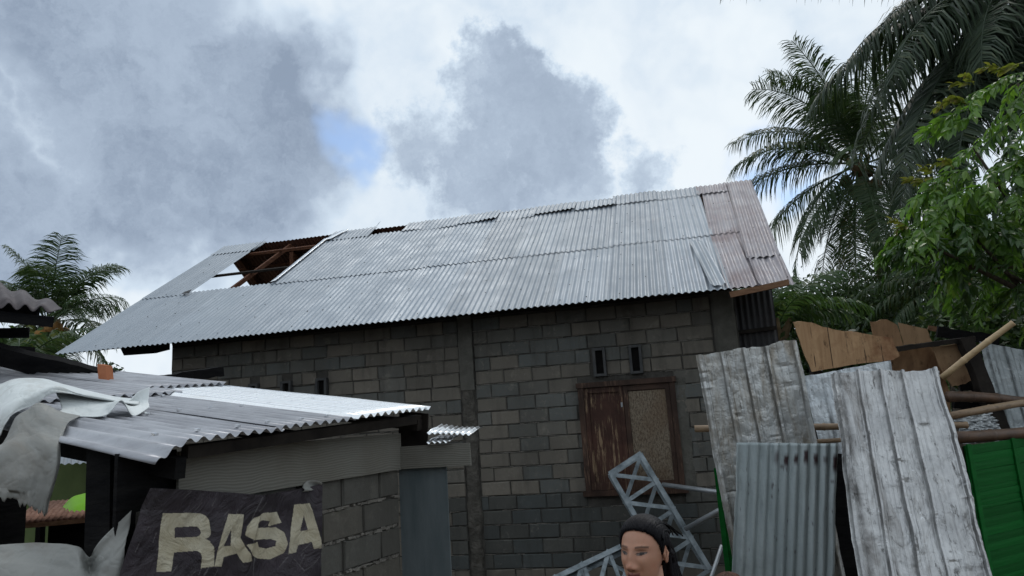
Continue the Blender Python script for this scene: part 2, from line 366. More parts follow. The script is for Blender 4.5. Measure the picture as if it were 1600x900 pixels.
def m_attr(name, layer, rough, spec=.4, bump=None):
    t = NT(name); a = t.n('ShaderNodeVertexColor'); a.layer_name = layer
    nb = t.bump(t.noise(bump, 4), .08, .002) if bump else None
    if name == 'skin':
        t.b.inputs['Subsurface Weight'].default_value = .12; t.b.inputs['Subsurface Radius'].default_value = (.01, .004, .002)
    cx_ = a.outputs['Color']
    if name == 'skin':
        cx_ = t.mix(t.mr(t.noise(55, 6, .7), .35, .7, 0, .30), cx_, t.mix(1.0, cx_, (.80, .62, .55), 'MULTIPLY'))
        cx_ = t.mix(t.mr(t.noise(18, 4, .6), .4, .65, 0, .22), cx_, t.mix(1.0, cx_, (1.18, 1.0, .95), 'MULTIPLY'))
        nb = t.bump(t.noise(420, 3), .18, .0015)
    MAT[name] = t.done(cx_, rough, 0, nb, spec)
m_attr('skin', 'tone', .5, .4, 220)
def m_hair(name, a, b):
    t = NT(name)
    c = t.mix(t.mr(t.noise(6, 4, .6, t.mapv((30, 4, 30))), .35, .7), a, b)
    MAT[name] = t.done(c, .5, 0, t.bump(t.noise(5, 4, .6, t.mapv((30, 5, 30))), .5, .004), .16)
m_hair('hair_black', (.004, .0035, .005), (.010, .009, .012))
m_hair('hair_brown', (.05, .025, .018), (.11, .055, .04))

# ------------------------------------------------------------------ object helpers
def wloc(o):
    v = Vector((0, 0, 0))
    while o is not None: v += o.location; o = o.parent
    return v
def place(o, parent, at=(0, 0, 0)):
    col.objects.link(o)
    if parent is not None: o.parent = parent
    o.location = Vector(at) - (wloc(parent) if parent is not None else Vector((0, 0, 0)))
    return o
def tag(o, label=None, cat=None, group=None, kind=None):
    if cat and not kind: kind = 'thing'
    for k, v in (('label', label), ('category', cat), ('group', group), ('kind', kind)):
        if v: o[k] = v
    return o
def thing(name, label, cat, loc=(0, 0, 0), group=None):
    o = bpy.data.objects.new(name, None); o.empty_display_size = .1
    place(o, None, tuple(float(q) for q in loc)); return tag(o, label, cat, group)
def mesh(name, v, f, mat, smooth=False):
    me = bpy.data.meshes.new(name)
    me.from_pydata([tuple(map(float, q)) for q in v], [], f); me.materials.append(MAT[mat])
    if smooth: me.polygons.foreach_set('use_smooth', [True] * len(me.polygons))
    me.update(); return me
def obj(name, v, f, mat, parent=None, smooth=False, at=(0, 0, 0), solid=0.0):
    o = bpy.data.objects.new(name, mesh(name, v, f, mat, smooth)); place(o, parent, at)
    if solid:
        md = o.modifiers.new('thickness', 'SOLIDIFY'); md.thickness = solid; md.offset = 0
    return o
V3 = lambda *a: np.array(a, float)
def unit(v): v = np.asarray(v, float); return v / np.linalg.norm(v)

class MB:
    def __init__(s): s.v = []; s.f = []
    def add(s, v, f):
        o = len(s.v); s.v += [tuple(map(float, q)) for q in v]; s.f += [tuple(i + o for i in q) for q in f]; return s
    def box(s, c, ax, ay, az, jit=0):          # centre + three half-extent vectors
        c, ax, ay, az = map(np.asarray, (c, ax, ay, az))
        v = [c + i * ax + j * ay + k * az + (np.array([rng.uniform(-jit, jit) for _ in range(3)]) if jit else 0) for i in (-1, 1) for j in (-1, 1) for k in (-1, 1)]
        return s.add(v, [(0, 1, 3, 2), (4, 6, 7, 5), (0, 4, 5, 1), (2, 3, 7, 6), (0, 2, 6, 4), (1, 5, 7, 3)])
    def bar(s, a, b, w, t, side=(0, -1, 0), jit=0):  # rectangular bar from a to b
        a, b = np.asarray(a, float), np.asarray(b, float); d = b - a; L = np.linalg.norm(d); d = d / L
        sd = np.asarray(side, float); x = np.cross(d, sd)
        if np.linalg.norm(x) < 1e-3: x = np.cross(d, (1, 0, 0))
        x = unit(x); y = unit(np.cross(x, d))
        return s.box((a + b) / 2, x * w / 2, y * t / 2, d * L / 2, jit)
    def tube(s, pts, rad, n=8, cap=True):
        pts = [np.asarray(p, float) for p in pts]; rings = []
        if isinstance(rad, (int, float)): rad = [rad] * len(pts)
        ref = V3(0.13, .31, .94)
        for i, p in enumerate(pts):
            d = unit(pts[min(i + 1, len(pts) - 1)] - pts[max(i - 1, 0)])
            x = np.cross(d, ref)
            if np.linalg.norm(x) < .15: x = np.cross(d, V3(1, 0, .2))
            x = unit(x); y = np.cross(d, x)
            rings.append([p + rad[i] * (math.cos(2 * math.pi * k / n) * x + math.sin(2 * math.pi * k / n) * y) for k in range(n)])
        v = [q for r in rings for q in r]; f = []
        for i in range(len(pts) - 1):
            for k in range(n): f.append((i * n + k, i * n + (k + 1) % n, (i + 1) * n + (k + 1) % n, (i + 1) * n + k))
        if cap: f.append(tuple(range(n - 1, -1, -1))); f.append(tuple((len(pts) - 1) * n + k for k in range(n)))
        return s.add(v, f)
    def grid(s, nu, nv, fn):
        v = [fn(i / nu, j / nv) for j in range(nv + 1) for i in range(nu + 1)]
        return s.add(v, [(j * (nu + 1) + i, j * (nu + 1) + i + 1, (j + 1) * (nu + 1) + i + 1, (j + 1) * (nu + 1) + i) for j in range(nv) for i in range(nu)])
    def poly(s, pts, off):                     # flat outline with thickness
        n = len(pts); off = np.asarray(off)
        v = [np.asarray(p) for p in pts] + [np.asarray(p) + off for p in pts]
        f = [tuple(range(n)), tuple(range(2 * n - 1, n - 1, -1))] + [(i, i + n, (i + 1) % n + n, (i + 1) % n) for i in range(n)]
        return s.add(v, f)
    def build(s, name, mat, parent=None, smooth=False, solid=0.0): return obj(name, s.v, s.f, mat, parent, smooth, (0, 0, 0), solid)

class VN:                                       # value noise for shaping geometry
    def __init__(s, seed): s.t = np.random.RandomState(seed).rand(64, 64)
    def __call__(s, x, y):
        xi, yi = math.floor(x), math.floor(y); fx, fy = x - xi, y - yi
        fx = fx * fx * (3 - 2 * fx); fy = fy * fy * (3 - 2 * fy); t = s.t
        a, b = t[xi % 64, yi % 64], t[(xi + 1) % 64, yi % 64]; c, d = t[xi % 64, (yi + 1) % 64], t[(xi + 1) % 64, (yi + 1) % 64]
        return (a + (b - a) * fx) * (1 - fy) + (c + (d - c) * fx) * fy - .5
    def fb(s, x, y, o=4):
        return sum(s(x * 2 ** k + 7 * k, y * 2 ** k + 3 * k) / 2 ** k for k in range(o))
def vna(q, x, y, o=4):                         # the same noise on arrays
    tot = 0.0
    for k in range(o):
        X_, Y_ = x * 2 ** k + 7 * k, y * 2 ** k + 3 * k; xi, yi = np.floor(X_).astype(int), np.floor(Y_).astype(int); fx, fy = X_ - xi, Y_ - yi
        fx = fx * fx * (3 - 2 * fx); fy = fy * fy * (3 - 2 * fy); t = q.t
        a, b, c, d = t[xi % 64, yi % 64], t[(xi + 1) % 64, yi % 64], t[xi % 64, (yi + 1) % 64], t[(xi + 1) % 64, (yi + 1) % 64]
        tot = tot + ((a + (b - a) * fx) * (1 - fy) + (c + (d - c) * fx) * fy - .5) / 2 ** k
    return tot
def uv(nu, nv):
    V_, U_ = np.meshgrid(np.linspace(0, 1, nv + 1), np.linspace(0, 1, nu + 1), indexing='ij'); return U_.ravel(), V_.ravel()
def gfaces(nu, nv): return [(j * (nu + 1) + i, j * (nu + 1) + i + 1, (j + 1) * (nu + 1) + i + 1, (j + 1) * (nu + 1) + i) for j in range(nv) for i in range(nu)]
vn = VN(3)

# ------------------------------------------------------------------ ground
GZ = -0.06
gm = MB()
gm.grid(60, 60, lambda u, v: V3((u - .5) * 500, (v - .5) * 500, GZ + (0.0 if max(abs(u - .5), abs(v - .5)) < .05 else .05 * vn.fb(u * 40, v * 40) - .05)))
tag(gm.build('ground', 'ground_soil'), kind='structure')

# ------------------------------------------------------------------ block house
HY = 9.6                                           # front face of the wall
HX0, HX1 = -7.48, 0.92
house = thing('block_house', 'large unplastered grey block house with a corrugated metal roof missing sheets', 'house', (-3.3, HY, GZ))
CH = 0.187; Z0 = 2.893 - 16 * CH                   # course lines
ROOF_P = math.radians(31.7)
EY, EZ = 8.9, 3.425                                # eave
su = V3(0, math.cos(ROOF_P), math.sin(ROOF_P)); nrm = V3(0, -math.sin(ROOF_P), math.cos(ROOF_P))
def roof(x, u, h=0.0): return V3(x, EY, EZ) + su * u + nrm * h

w = MB()
w.box((-3.28, HY + .085, 1.72), (4.2, 0, 0), (0, .07, 0), (0, 0, 1.78))          # core with recessed joints
w.box((HX0 + .075, HY + 3.6, 1.72), (.07, 0, 0), (0, 3.4, 0), (0, 0, 1.78))      # end walls and back wall
w.box((HX1 - .075, HY + 3.6, 1.72), (.07, 0, 0), (0, 3.4, 0), (0, 0, 1.78))
w.box((-3.28, HY + 7.05, 1.72), (4.2, 0, 0), (0, .07, 0), (0, 0, 1.78))
wall = w.build('wall', 'mortar', house)
holes = [(-1.21, .04, .99, 2.47),                  # window
         (-.985, -.815, 2.50, 2.90), (-.505, -.335, 2.50, 2.90),
         (-5.04, -4.865, 2.44, 2.80), (-5.60, -5.43, 2.44, 2.80), (-6.13, -5.97, 2.44, 2.80)]
# squeezed mortar on the bed joints
ml = MB()
def bed(x0, x1, z, rr):
    x = x0
    while x < x1 - .05:
        L = rr.uniform(.08, .34)
        if rr.random() < .62 and not any(h0 - .3 < x < h1 and z_0 - .02 < z < z_1 + .02 for h0, h1, z_0, z_1 in holes):
            h = rr.uniform(.004, .011); y = HY - rr.uniform(-.002, .006)
            n = 5
            for k in range(n):
                a, b = x + L * k / n, min(x + L * (k + 1) / n, x1)
                hh = h * rr.uniform(.5, 1.3); zz = z + rr.uniform(-.003, .003)
                ml.box(((a + b) / 2, y + .012, zz), ((b - a) / 2, 0, 0), (0, .012, 0), (0, 0, hh / 2), .002)
        x += L

BLK = []
for k in range(6):                                 # six slightly different blocks, 0.39 wide, front face at y=0
    rr = random.Random(100 + k); hw, hh, dp = .1935, .0875, .1
    j = lambda a=.0065: rr.uniform(-a, a)
    o = [(-hw + j(), 0.011, -hh + j()), (hw + j(), 0.011, -hh + j()), (hw + j(), 0.011, hh + j()), (-hw + j(), 0.011, hh + j())]
    i = [(-hw + .011 + j(.003), j(.002), -hh + .010 + j(.003)), (hw - .011 + j(.003), j(.002), -hh + .010 + j(.003)), (hw - .011 + j(.003), j(.002), hh - .010 + j(.003)), (-hw + .011 + j(.003), j(.002), hh - .010 + j(.003))]
    bk = [(p[0], dp, p[2]) for p in o]
    BLK.append((o + i + bk, [(4, 5, 6, 7), (0, 1, 5, 4), (1, 2, 6, 5), (2, 3, 7, 6), (3, 0, 4, 7), (1, 0, 8, 9), (2, 1, 9, 10), (3, 2, 10, 11), (0, 3, 11, 8)]))
def block_meshes(mat, sx=1, sz=1): return [mesh('block', [(q[0] * sx, q[1], q[2] * sz) for q in v], f, mat) for v, f in BLK]
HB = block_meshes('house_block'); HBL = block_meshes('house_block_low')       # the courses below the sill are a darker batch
rest = MB()
def put_block(x0, x1, z0, z1, seen, rr):
    if x1 - x0 < .05 or z1 - z0 < .05: return
    cx, cz = (x0 + x1) / 2, (z0 + z1) / 2; sx, sz = (x1 - x0) / .40, (z1 - z0) / CH
    k = rr.randrange(6); y = HY + rr.uniform(-.006, .006)
    if seen:
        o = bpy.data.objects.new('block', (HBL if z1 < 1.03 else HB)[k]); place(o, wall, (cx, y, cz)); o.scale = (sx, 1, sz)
        o.rotation_euler = (rr.uniform(-.012, .012), rr.uniform(-.006, .006), rr.uniform(-.012, .012))
    else:
        v, f = BLK[k]; rest.add([(q[0] * sx + cx, q[1] + y, q[2] * sz + cz) for q in v], f)
def course(xa, xb, k, rr):
    z0 = Z0 + k * CH; z1 = z0 + CH
    bed(xa, xb, z0, rr)
    x = xa; first = True
    off = (.20 if (k % 2) else .40) + rr.uniform(-.03, .03)
    cuts = []
    while x < xb - .03:
        L = off if first else .40 + rr.uniform(-.008, .008); first = False
        if rr.random() < .05: L *= .5
        x1 = min(x + L, xb); 
        if xb - x1 < .07: x1 = xb
        cuts.append((x, x1)); x = x1
    for a, b in cuts:
        segs = [(a, b)]
        for hx0, hx1, hz0, hz1 in holes:
            if hz1 > z0 + .03 and hz0 < z1 - .03:
                ns = []
                for p, q in segs:
                    if hx1 <= p or hx0 >= q: ns.append((p, q)); continue
                    if hx0 > p: ns.append((p, hx0))
                    if hx1 < q: ns.append((hx1, q))
                segs = ns
        for p, q in segs:
            cx = (p + q) / 2
            seen = z0 > -.02 and (cx > -2.7 or (cx > -3.2 and z1 > .0) or (z1 > 2.18 + (-3.0 - cx) * .09))
            put_block(p, q, z0, z1, seen, rr)
for k in range(-1, 19):
    rr = random.Random(500 + k)
    course(HX0, -2.86, k, rr); course(-2.64, .60, k, rr)
rb = rest.build('block', 'house_block', wall); tag(rb, kind='stuff')
tag(ml.build('mortar_bed', 'mortar_light', wall), kind='stuff')

# pillars: cast plaster columns with ragged edges
def pillar(x0, x1, seed, rough_below):
    q = VN(seed); m = MB(); nz, nx = 90, 8
    def fn(u, v):
        z = GZ + v * (3.5 - GZ)
        rag = .035 if z < rough_below else .008
        xa = x0 + rag * q.fb(3.1, z * 9); xb = x1 + rag * 1.6 * q.fb(9.7, z * 8)
        y = HY - .022 + (.016 if z < rough_below else .004) * q.fb(u * 4, z * 14)
        if u < .01 or u > .99: y = HY + .05
        return V3(xa + (xb - xa) * u, y, z)
    m.grid(nx, nz, fn)
    return m.build('pillar', 'rough_concrete' if rough_below > 1 else 'plaster', house, True)
pillar(-2.855, -2.645, 11, 2.45); pillar(.60, .925, 12, 0)
m = MB(); m.grid(6, 60, lambda u, v: V3(-2.85 + .2 * u + .008 * vn(3, v * 20), HY - .032 + .003 * vn.fb(u * 5, v * 30), 2.46 + v * 1.03)); m.build('pillar_plaster', 'plaster', house, True)
m = MB(); m.box((-3.28, HY + .04, 3.52), (4.18, 0, 0), (0, .06, 0), (0, 0, .04)); m.build('wall_plate', 'timber_dark', house)

# plaster patch round the window opening
m = MB()
m.grid(10, 40, lambda u, v: V3(.035 + .15 * u + .03 * vn.fb(u * 2, v * 14 + 3) * (u > .9), HY - .006 + .006 * vn.fb(u * 6, v * 30), 1.02 + v * 1.40)); m.build('window_plaster', 'plaster', house, True)
# window with two board shutters
win = bpy.data.objects.new('window', None); place(win, house, (-.585, HY, 1.0))
wx0, wx1, wz0, wz1 = -1.165, -.005, 1.05, 2.36
fr = MB()
fr.box((wx0 - .02, HY + .0, (wz0 + wz1) / 2), (.035, 0, 0), (0, .045, 0), (0, 0, (wz1 - wz0) / 2 + .03), .003)
fr.box((wx1 + .02, HY + .0, (wz0 + wz1) / 2), (.035, 0, 0), (0, .045, 0), (0, 0, (wz1 - wz0) / 2 + .03), .003)
fr.box(((wx0 + wx1) / 2, HY - .006, wz1 + .045), ((wx1 - wx0) / 2 + .075, 0, 0), (0, .055, 0), (0, 0, .035), .004)
fr.box(((wx0 + wx1) / 2, HY - .006, wz0 - .045), ((wx1 - wx0) / 2 + .09, 0, 0), (0, .055, 0), (0, 0, .035), .004)
fr.build('frame', 'window_wood', win)
mid = -.625
def shutter(xa, xb, pm, lab):
    st = MB(); y = HY - .012; z0, z1 = wz0 - .005, wz1 + .005; s_ = .058
    st.box((xa + s_ / 2, y, (z0 + z1) / 2), (s_ / 2, 0, 0), (0, .018, 0), (0, 0, (z1 - z0) / 2), .002)
    st.box((xb - s_ / 2, y, (z0 + z1) / 2), (s_ / 2, 0, 0), (0, .018, 0), (0, 0, (z1 - z0) / 2), .002)
    st.box(((xa + xb) / 2, y + .001, z1 - .035), ((xb - xa) / 2 - s_, 0, 0), (0, .018, 0), (0, 0, .035), .002)
    st.box(((xa + xb) / 2, y + .001, z0 + .045), ((xb - xa) / 2 - s_, 0, 0), (0, .018, 0), (0, 0, .045), .002)
    st.box(((xa + xb) / 2, y + .012, (z0 + z1) / 2), ((xb - xa) / 2 - .03, 0, 0), (0, .006, 0), (0, 0, (z1 - z0) / 2 - .03))
    o = st.build('shutter', pm, win); o['label'] = lab; return o
s1 = shutter(wx0 + .018, mid - .003, 'shutter_red', 'dark red shutter with peeling paint')
s2 = shutter(mid + .003, wx1 - .018, 'window_wood', 'shutter with a pale flaking plywood panel')
m = MB(); m.box((-.315, HY - .002, 1.70), (.245, 0, 0), (0, .007, 0), (0, 0, .585), .003); pnl = m.build('panel', 'shutter_ply', win)
m = MB(); m.box((mid - .03, HY - .034, 2.12), (.012, 0, 0), (0, .006, 0), (0, 0, .03)).box((mid - .03, HY - .043, 2.12), (.005, 0, 0), (0, .006, 0), (0, 0, .018)); m.build('latch', 'steel_rod', win)
# narrow vent slots
for hx0, hx1, hz0, hz1 in holes[1:]:
    m = MB(); t_ = .036; cx = (hx0 + hx1) / 2
    m.box((hx0 + t_ / 2, HY - .006, (hz0 + hz1) / 2), (t_ / 2, 0, 0), (0, .05, 0), (0, 0, (hz1 - hz0) / 2 - .012), .003)
    m.box((hx1 - t_ / 2, HY - .006, (hz0 + hz1) / 2), (t_ / 2, 0, 0), (0, .05, 0), (0, 0, (hz1 - hz0) / 2 - .012), .003)
    m.box((cx, HY - .006, hz1 - .028), ((hx1 - hx0) / 2 - t_, 0, 0), (0, .05, 0), (0, 0, .016)); m.box((cx, HY - .006, hz0 + .028), ((hx1 - hx0) / 2 - t_, 0, 0), (0, .05, 0), (0, 0, .016))
    vt = m.build('vent', 'vent_frame', house)
    b = MB(); b.box((cx, HY + .012, (hz0 + hz1) / 2), ((hx1 - hx0) / 2 - t_ - .002, 0, 0), (0, .008, 0), (0, 0, (hz1 - hz0) / 2 - .046)); b.build('opening', 'void_black', vt)

# corrugated sheets
def corr(o, ax, up, nr, width, length, mat, parent, pitch=.0845, amp=.011, nl=6, seed=0, warp=.006, name='roof_sheet', skew=0.0, ragged=0.0, solid=0.0, end=None):
    q = VN(seed + 40); n = max(4, int(round(width / pitch)) * 8); m = MB(); o = np.asarray(o, float)
    ax, up, nr = unit(ax), unit(up), unit(nr)
    def fn(u, v):
        h = amp * math.cos(2 * math.pi * u * width / pitch)
        L = length + (ragged * q.fb(u * 5, 2.2) if v > .99 else 0)
        a = u * width + skew * v
        h += warp * q.fb(u * 2.2, v * 2.6, 2) * 2
        if end: h += end(u, v)
        return o + ax * a + up * (v * L) + nr * h
    m.grid(n, nl, fn)
    return m.build(name, mat, parent, True, solid)
XV = V3(1, 0, 0)
sheet_w = .80; step = .745
xs = []
x = -8.90
while x < 1.0: xs.append(x); x += step
rr = random.Random(31)
for i, x in enumerate(xs):
    last = i >= len(xs) - 1
    mt = 'zinc_new' if x < -3.4 else ('zinc_mid' if x < .5 else 'zinc_rust')
    wd = sheet_w if x + sheet_w < 1.25 else 1.30 - x
    # lower row
    corr(roof(x, -.012 + rr.uniform(-.012, .012), .000 + .003 * (i % 2)), XV, su, nrm, wd, 2.16, mt, house, seed=i, skew=rr.uniform(-.008, .008), warp=.0025)
    # upper row, with the hole between -8.0 and -6.4
    if not (-8.3 < x < -6.5):
        corr(roof(x, 2.04 + rr.uniform(-.02, .02), .009 + .003 * (i % 2)), XV, su, nrm, wd + (.10 if x < -8.5 else 0), 2.36, mt, house, seed=i + 30, skew=(.10 if last else rr.uniform(-.008, .008)), warp=.0025)
    # short ridge row
    if x < -8.5: corr(roof(x - .01, 4.30, .020), XV, su, nrm, .98, .57, mt, house, nl=3, seed=i + 60)
    elif -8.3 < x < -6.5 or -6.0 < x < -4.9: pass
    else:
        corr(roof(x, 4.28 + rr.uniform(-.06, .03), .022 + .004 * (i % 2)), XV, su, nrm, wd + (.06 if last else 0), .60 + rr.uniform(-.02, .02), mt if i % 4 else 'zinc_mid', house, nl=3, seed=i + 60, warp=.010, skew=(.03 if last else 0), end=(lambda u, v: .035 * (1 - v) * (.3 + u)) if i in (7, 9, 10) else None)
corr(roof(-6.40, 2.05, .013), XV, su, nrm, .55, 2.36, 'zinc_new', house, seed=71, warp=.003)
corr(roof(-6.36, 4.30, .024), XV, su, nrm, .92, .60, 'zinc_new', house, nl=3, seed=72, warp=.010)
corr(roof(-4.76, 4.31, .024), XV, su, nrm, .42, .57, 'zinc_mid', house, nl=3, seed=73, warp=.010)
# worn right edge: a separate rusty strip and a slipped lower sheet
corr(roof(1.14, .86, .034), XV, su, nrm, .42, 3.98, 'zinc_rust', house, nl=10, seed=91, skew=.22, warp=.004)
o = corr(roof(1.15, -.06, .016), XV, su, nrm, .40, 1.02, 'zinc_rust', house, nl=5, seed=92, warp=.02, skew=.02)
o['label'] = 'slipped rusty sheet at the corner of the eave'
m = MB(); m.box(roof(1.42, 1.05, -.02), (.14, 0, 0), su * .06, nrm * .012); m.build('purlin', 'timber_dark', house)
corr(roof(.60, 0.05, .034), XV, su, nrm, .18, 1.75, 'zinc_mid', house, nl=8, seed=94, warp=.014, skew=-.12)
# nail heads along the purlin lines
nb = MB()
for u0 in (.12, .62, 1.12, 1.62, 2.12, 2.62, 3.15, 3.65, 4.15, 4.42):
    x = -8.8
    while x < 1.4:
        x += .0845 * rr.choice((3, 4, 5, 6, 8))
        if -8.0 < x < -6.4 and u0 > 2.0: continue
        c = roof(x, u0 + rr.uniform(-.02, .02), .020); s_ = rr.uniform(.004, .007)
        nb.box(c, (s_, 0, 0), su * s_, nrm * .003)
nl_ = nb.build('nail_head', 'timber_dark', house); tag(nl_, kind='stuff')
# back slope, seen from below through the hole
RY, RZ = (roof(0, 4.86)[1], roof(0, 4.86)[2] - .075)
sub = V3(0, math.cos(ROOF_P), -math.sin(ROOF_P)); nbk = V3(0, math.sin(ROOF_P), math.cos(ROOF_P))
x = -8.92; i = 0
while x < .7:
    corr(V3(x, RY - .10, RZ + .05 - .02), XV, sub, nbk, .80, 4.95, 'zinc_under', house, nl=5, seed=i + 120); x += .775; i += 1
# ridge flashing bent up beside the hole
m = MB(); m.grid(14, 3, lambda u, v: roof(-7.98 + .05 * v + .05 * u, 4.25 + .66 * u, .03 + .05 * u * u + .03 * v)); m.build('ridge_flashing', 'zinc_mid', house, True, .002)
m = MB(); m.grid(14, 3, lambda u, v: roof(-5.47 + .05 * v + .03 * u, 4.25 + .72 * u, .03 + .05 * u * u + .03 * v)); m.build('ridge_flashing', 'zinc_mid', house, True, .002)
m = MB(); m.grid(24, 3, lambda u, v: roof(-6.43 + .11 * v, 2.10 + 2.32 * u, .040 + .02 * v)); m.build('edge_flashing', 'zinc_bright', house, True, .002)
m = MB(); m.grid(10, 3, lambda u, v: roof(-6.42 + .20 * v + .18 * u, 4.28 + .58 * u, .045 + .02 * v)); m.build('ridge_flashing', 'zinc_bright', house, True, .002)
m = MB(); m.grid(8, 5, lambda u, v: roof(-8.06 + .15 * u, 1.98 + .10 * v, .045 + .03 * u * v)); m.build('edge_flashing', 'zinc_dark', house, True, .002)
# roof timbers
for x in (-8.62, -7.35, -5.6, -3.9, -2.3, -.7, .75):
    m = MB(); m.bar(roof(x, .80, -.10), roof(x, 4.74, -.10), .045, .075, nrm); m.build('rafter', 'timber_red', house)
    m = MB(); m.bar(V3(x, RY, RZ - .12), V3(x, RY, RZ - .12) + sub * 4.8, .06, .12, nbk); m.build('rafter', 'timber_red', house)
for u0 in (.12, 1.12, 2.12, 3.05, 4.25):
    m = MB(); m.bar(roof(-8.86, u0, -.04), roof(1.38, u0, -.04), .05, .04, nrm)
    m.build('purlin', 'timber_dark' if u0 < 4 else 'timber_red', house)
for d_ in (.55, 1.6, 2.7, 3.8):
    m = MB(); m.bar(V3(-8.86, RY, RZ) + sub * d_ - nbk * .05, V3(1.25, RY, RZ) + sub * d_ - nbk * .05, .05, .04, nbk); m.build('purlin', 'timber_red', house)
m = MB(); m.bar(V3(-8.86, RY, RZ - .16), V3(1.3, RY, RZ - .16), .07, .12, (0, 1, 0)); m.build('ridge_beam', 'timber_red', house)
for x in (-7.35, -5.6, -2.3, .75):
    m = MB(); m.bar(V3(x, HY + .2, 3.45), V3(x, 2 * RY - HY - .2, 3.45), .10, .06, (0, 0, 1)); m.bar(V3(x, RY, 3.45), V3(x, RY, RZ - .2), .08, .08); m.bar(V3(x, RY - 1.7, 3.5), V3(x, RY - .05, RZ - 1.0), .06, .06); m.build('roof_truss', 'timber_red', house)
for xx, u0, L in ((-7.56, 0.06, .66),):                               # eave bracket showing below the left overhang
    m = MB(); m.poly([V3(xx, HY - .02, 3.56), V3(xx - .42, HY - .50, 3.46), V3(xx - .36, HY - .48, 3.33), V3(xx - .1, HY - .2, 3.36), V3(xx, HY - .02, 3.42)], (.05, .02, 0)); m.build('eave_bracket', 'timber_dark', house)
m = MB(); m.bar(roof(-8.86, .25, -.09), roof(-7.0, .25, -.09), .05, .05, nrm); m.build('purlin', 'timber_dark', house)
# batten under the right-hand eave
yb = V3(0, 1, 0); m = MB(); m.bar(on_plane(1141, 461, (0, 8.86, 0), yb), on_plane(1233, 441, (0, 8.70, 0), yb), .070, .03, (0, -1, .1), .004); o = m.build('eave_batten', 'timber_brown', house)
# dark corrugated lean-to wall beyond the corner
corr((.935, HY + .25, GZ), (1, 0, 0), (0, 0, 1), (0, -1, 0), .50, 3.55, 'zinc_dark', house, pitch=.076, nl=8, seed=200, name='side_sheet')
corr((1.43, HY + .26, GZ), (0, 1, 0), (0, 0, 1), (1, 0, 0), 3.0, 3.6, 'zinc_dark', house, pitch=.076, nl=4, seed=201, name='side_sheet')
m = MB(); m.bar((.94, HY + .21, 2.96), (1.42, HY + .21, 2.98), .05, .04); m.build('side_rail', 'timber_dark', house)

# ------------------------------------------------------------------ low shed on the left
sdir = V3(.254, .967, 0); sdir /= np.linalg.norm(sdir); snr = V3(sdir[1], -sdir[0], 0)     # along the wall, outward
SP = P(560, 840, 4.7)
def shed(s, z, h=0.0):                             # s metres along the wall from its far corner (negative = nearer)
    q = V3(-1.997, 5.02, 0) + sdir * s + snr * h; q[2] = z; return q
shedo = thing('block_shed', 'low grey block shed with a rusting corrugated roof beside the banner', 'shed', shed(-1, GZ, -.5))
w = MB()
w.box(shed(-1.02, .83, -.085), sdir * 1.02, snr * .07, (0, 0, .89)); swall = w.build('wall', 'mortar', shedo)
SB = block_meshes('shed_block', 1, 1.065)
sm = MB()
for k in range(9):
    rr = random.Random(800 + k); z1 = 1.745 - .2 * k; z0 = z1 - .2; s = -.0 - (.21 if k % 2 == 0 else .0); a = 0.0
    cuts = [0.0, (-.22 if k % 2 == 0 else -.41)]
    while cuts[-1] > -1.6: cuts.append(cuts[-1] - .40 + rr.uniform(-.01, .01))
    for q in range(len(cuts) - 1):
        c = shed((cuts[q] + cuts[q + 1]) / 2, (z0 + z1) / 2, rr.uniform(-.005, .005))
        o = bpy.data.objects.new('block', SB[rr.randrange(6)]); place(o, swall, tuple(c)); o.scale = ((cuts[q] - cuts[q + 1]) / .405, 1, 1.0)
        o.rotation_euler = (rr.uniform(-.015, .015), 0, math.atan2(sdir[1], sdir[0]) + rr.uniform(-.012, .012))
    s = -1.5
    while s < -.06:                                # mortar oozing from the bed joint
        L = rr.uniform(.015, .05)
        if rr.random() < .85: sm.box(shed(s + L / 2, z0 + rr.uniform(-.004, .006), -.006 + rr.uniform(-.004, .006)), sdir * L * .55, snr * .012, (0, 0, rr.uniform(.004, .010)), .005)
        s += L
tag(sm.build('mortar_bed', 'mortar_light', swall), kind='stuff')
# fascia boards
m = MB(); m.box(shed(-.93, 1.858, .02), sdir * .935, snr * .010, (0, 0, .130), .002); m.build('fascia_board', 'fascia_grain', shedo)
m = MB(); m.box((-1.715, 5.012, 1.812), (.272, -.004, 0), (.0002, .010, 0), (0, 0, .078), .003); m.build('fascia_board', 'fascia_grain', shedo)
# grey cement board closing the gap to the house
m = MB(); m.box((-1.825, 5.06, .80), (.182, 0, 0), (0, .008, 0), (0, 0, .93)); m.build('door_panel', 'cement_sheet', shedo)
# roof
RA, RB = V3(-2.322, 2.915, 2.024), V3(-1.754, 5.074, 2.131)
re_ = unit(RB - RA); rc = unit(ray(-1332, 423)); rn = unit(np.cross(re_, rc)); rn = rn if rn[2] > 0 else -rn
def sroof(e, c, h=0.0): return RA + re_ * e + rc * c + rn * h
rL = np.linalg.norm(RB - RA)
def shed_sheet(e0, e1, c0, L, mat, h, seed, curl=None):
    q = VN(seed + 300); wd = e1 - e0; m = MB(); n = int(round(wd / .080)) * 8
    def fn(u, v):
        hh = .0125 * math.cos(2 * math.pi * (e0 + u * wd) / .080) + .008 * q.fb(u * 2, v * 3, 2)
        if curl: hh += curl(u, v)
        return sroof(e0 + u * wd, c0 + v * L + .01 * q.fb(u * 4, 1.5), h + hh)
    m.grid(n, 10, fn); return m.build('roof_sheet', mat, shedo, True, .0015)
shed_sheet(-.02, .78, 0.0, 1.9, 'zinc_grey', .006, 1, lambda u, v: -.085 * max(0, 1 - u / .24) ** 1.5 * (.5 + .5 * (1 - v)))
shed_sheet(.72, 1.46, .015, 1.9, 'zinc_grey', .012, 2)
shed_sheet(1.40, rL, -.01, 2.28, 'zinc_bright', .024, 3)
shed_sheet(-.1, .80, 1.78, 2.6, 'zinc_grey', .028, 4)
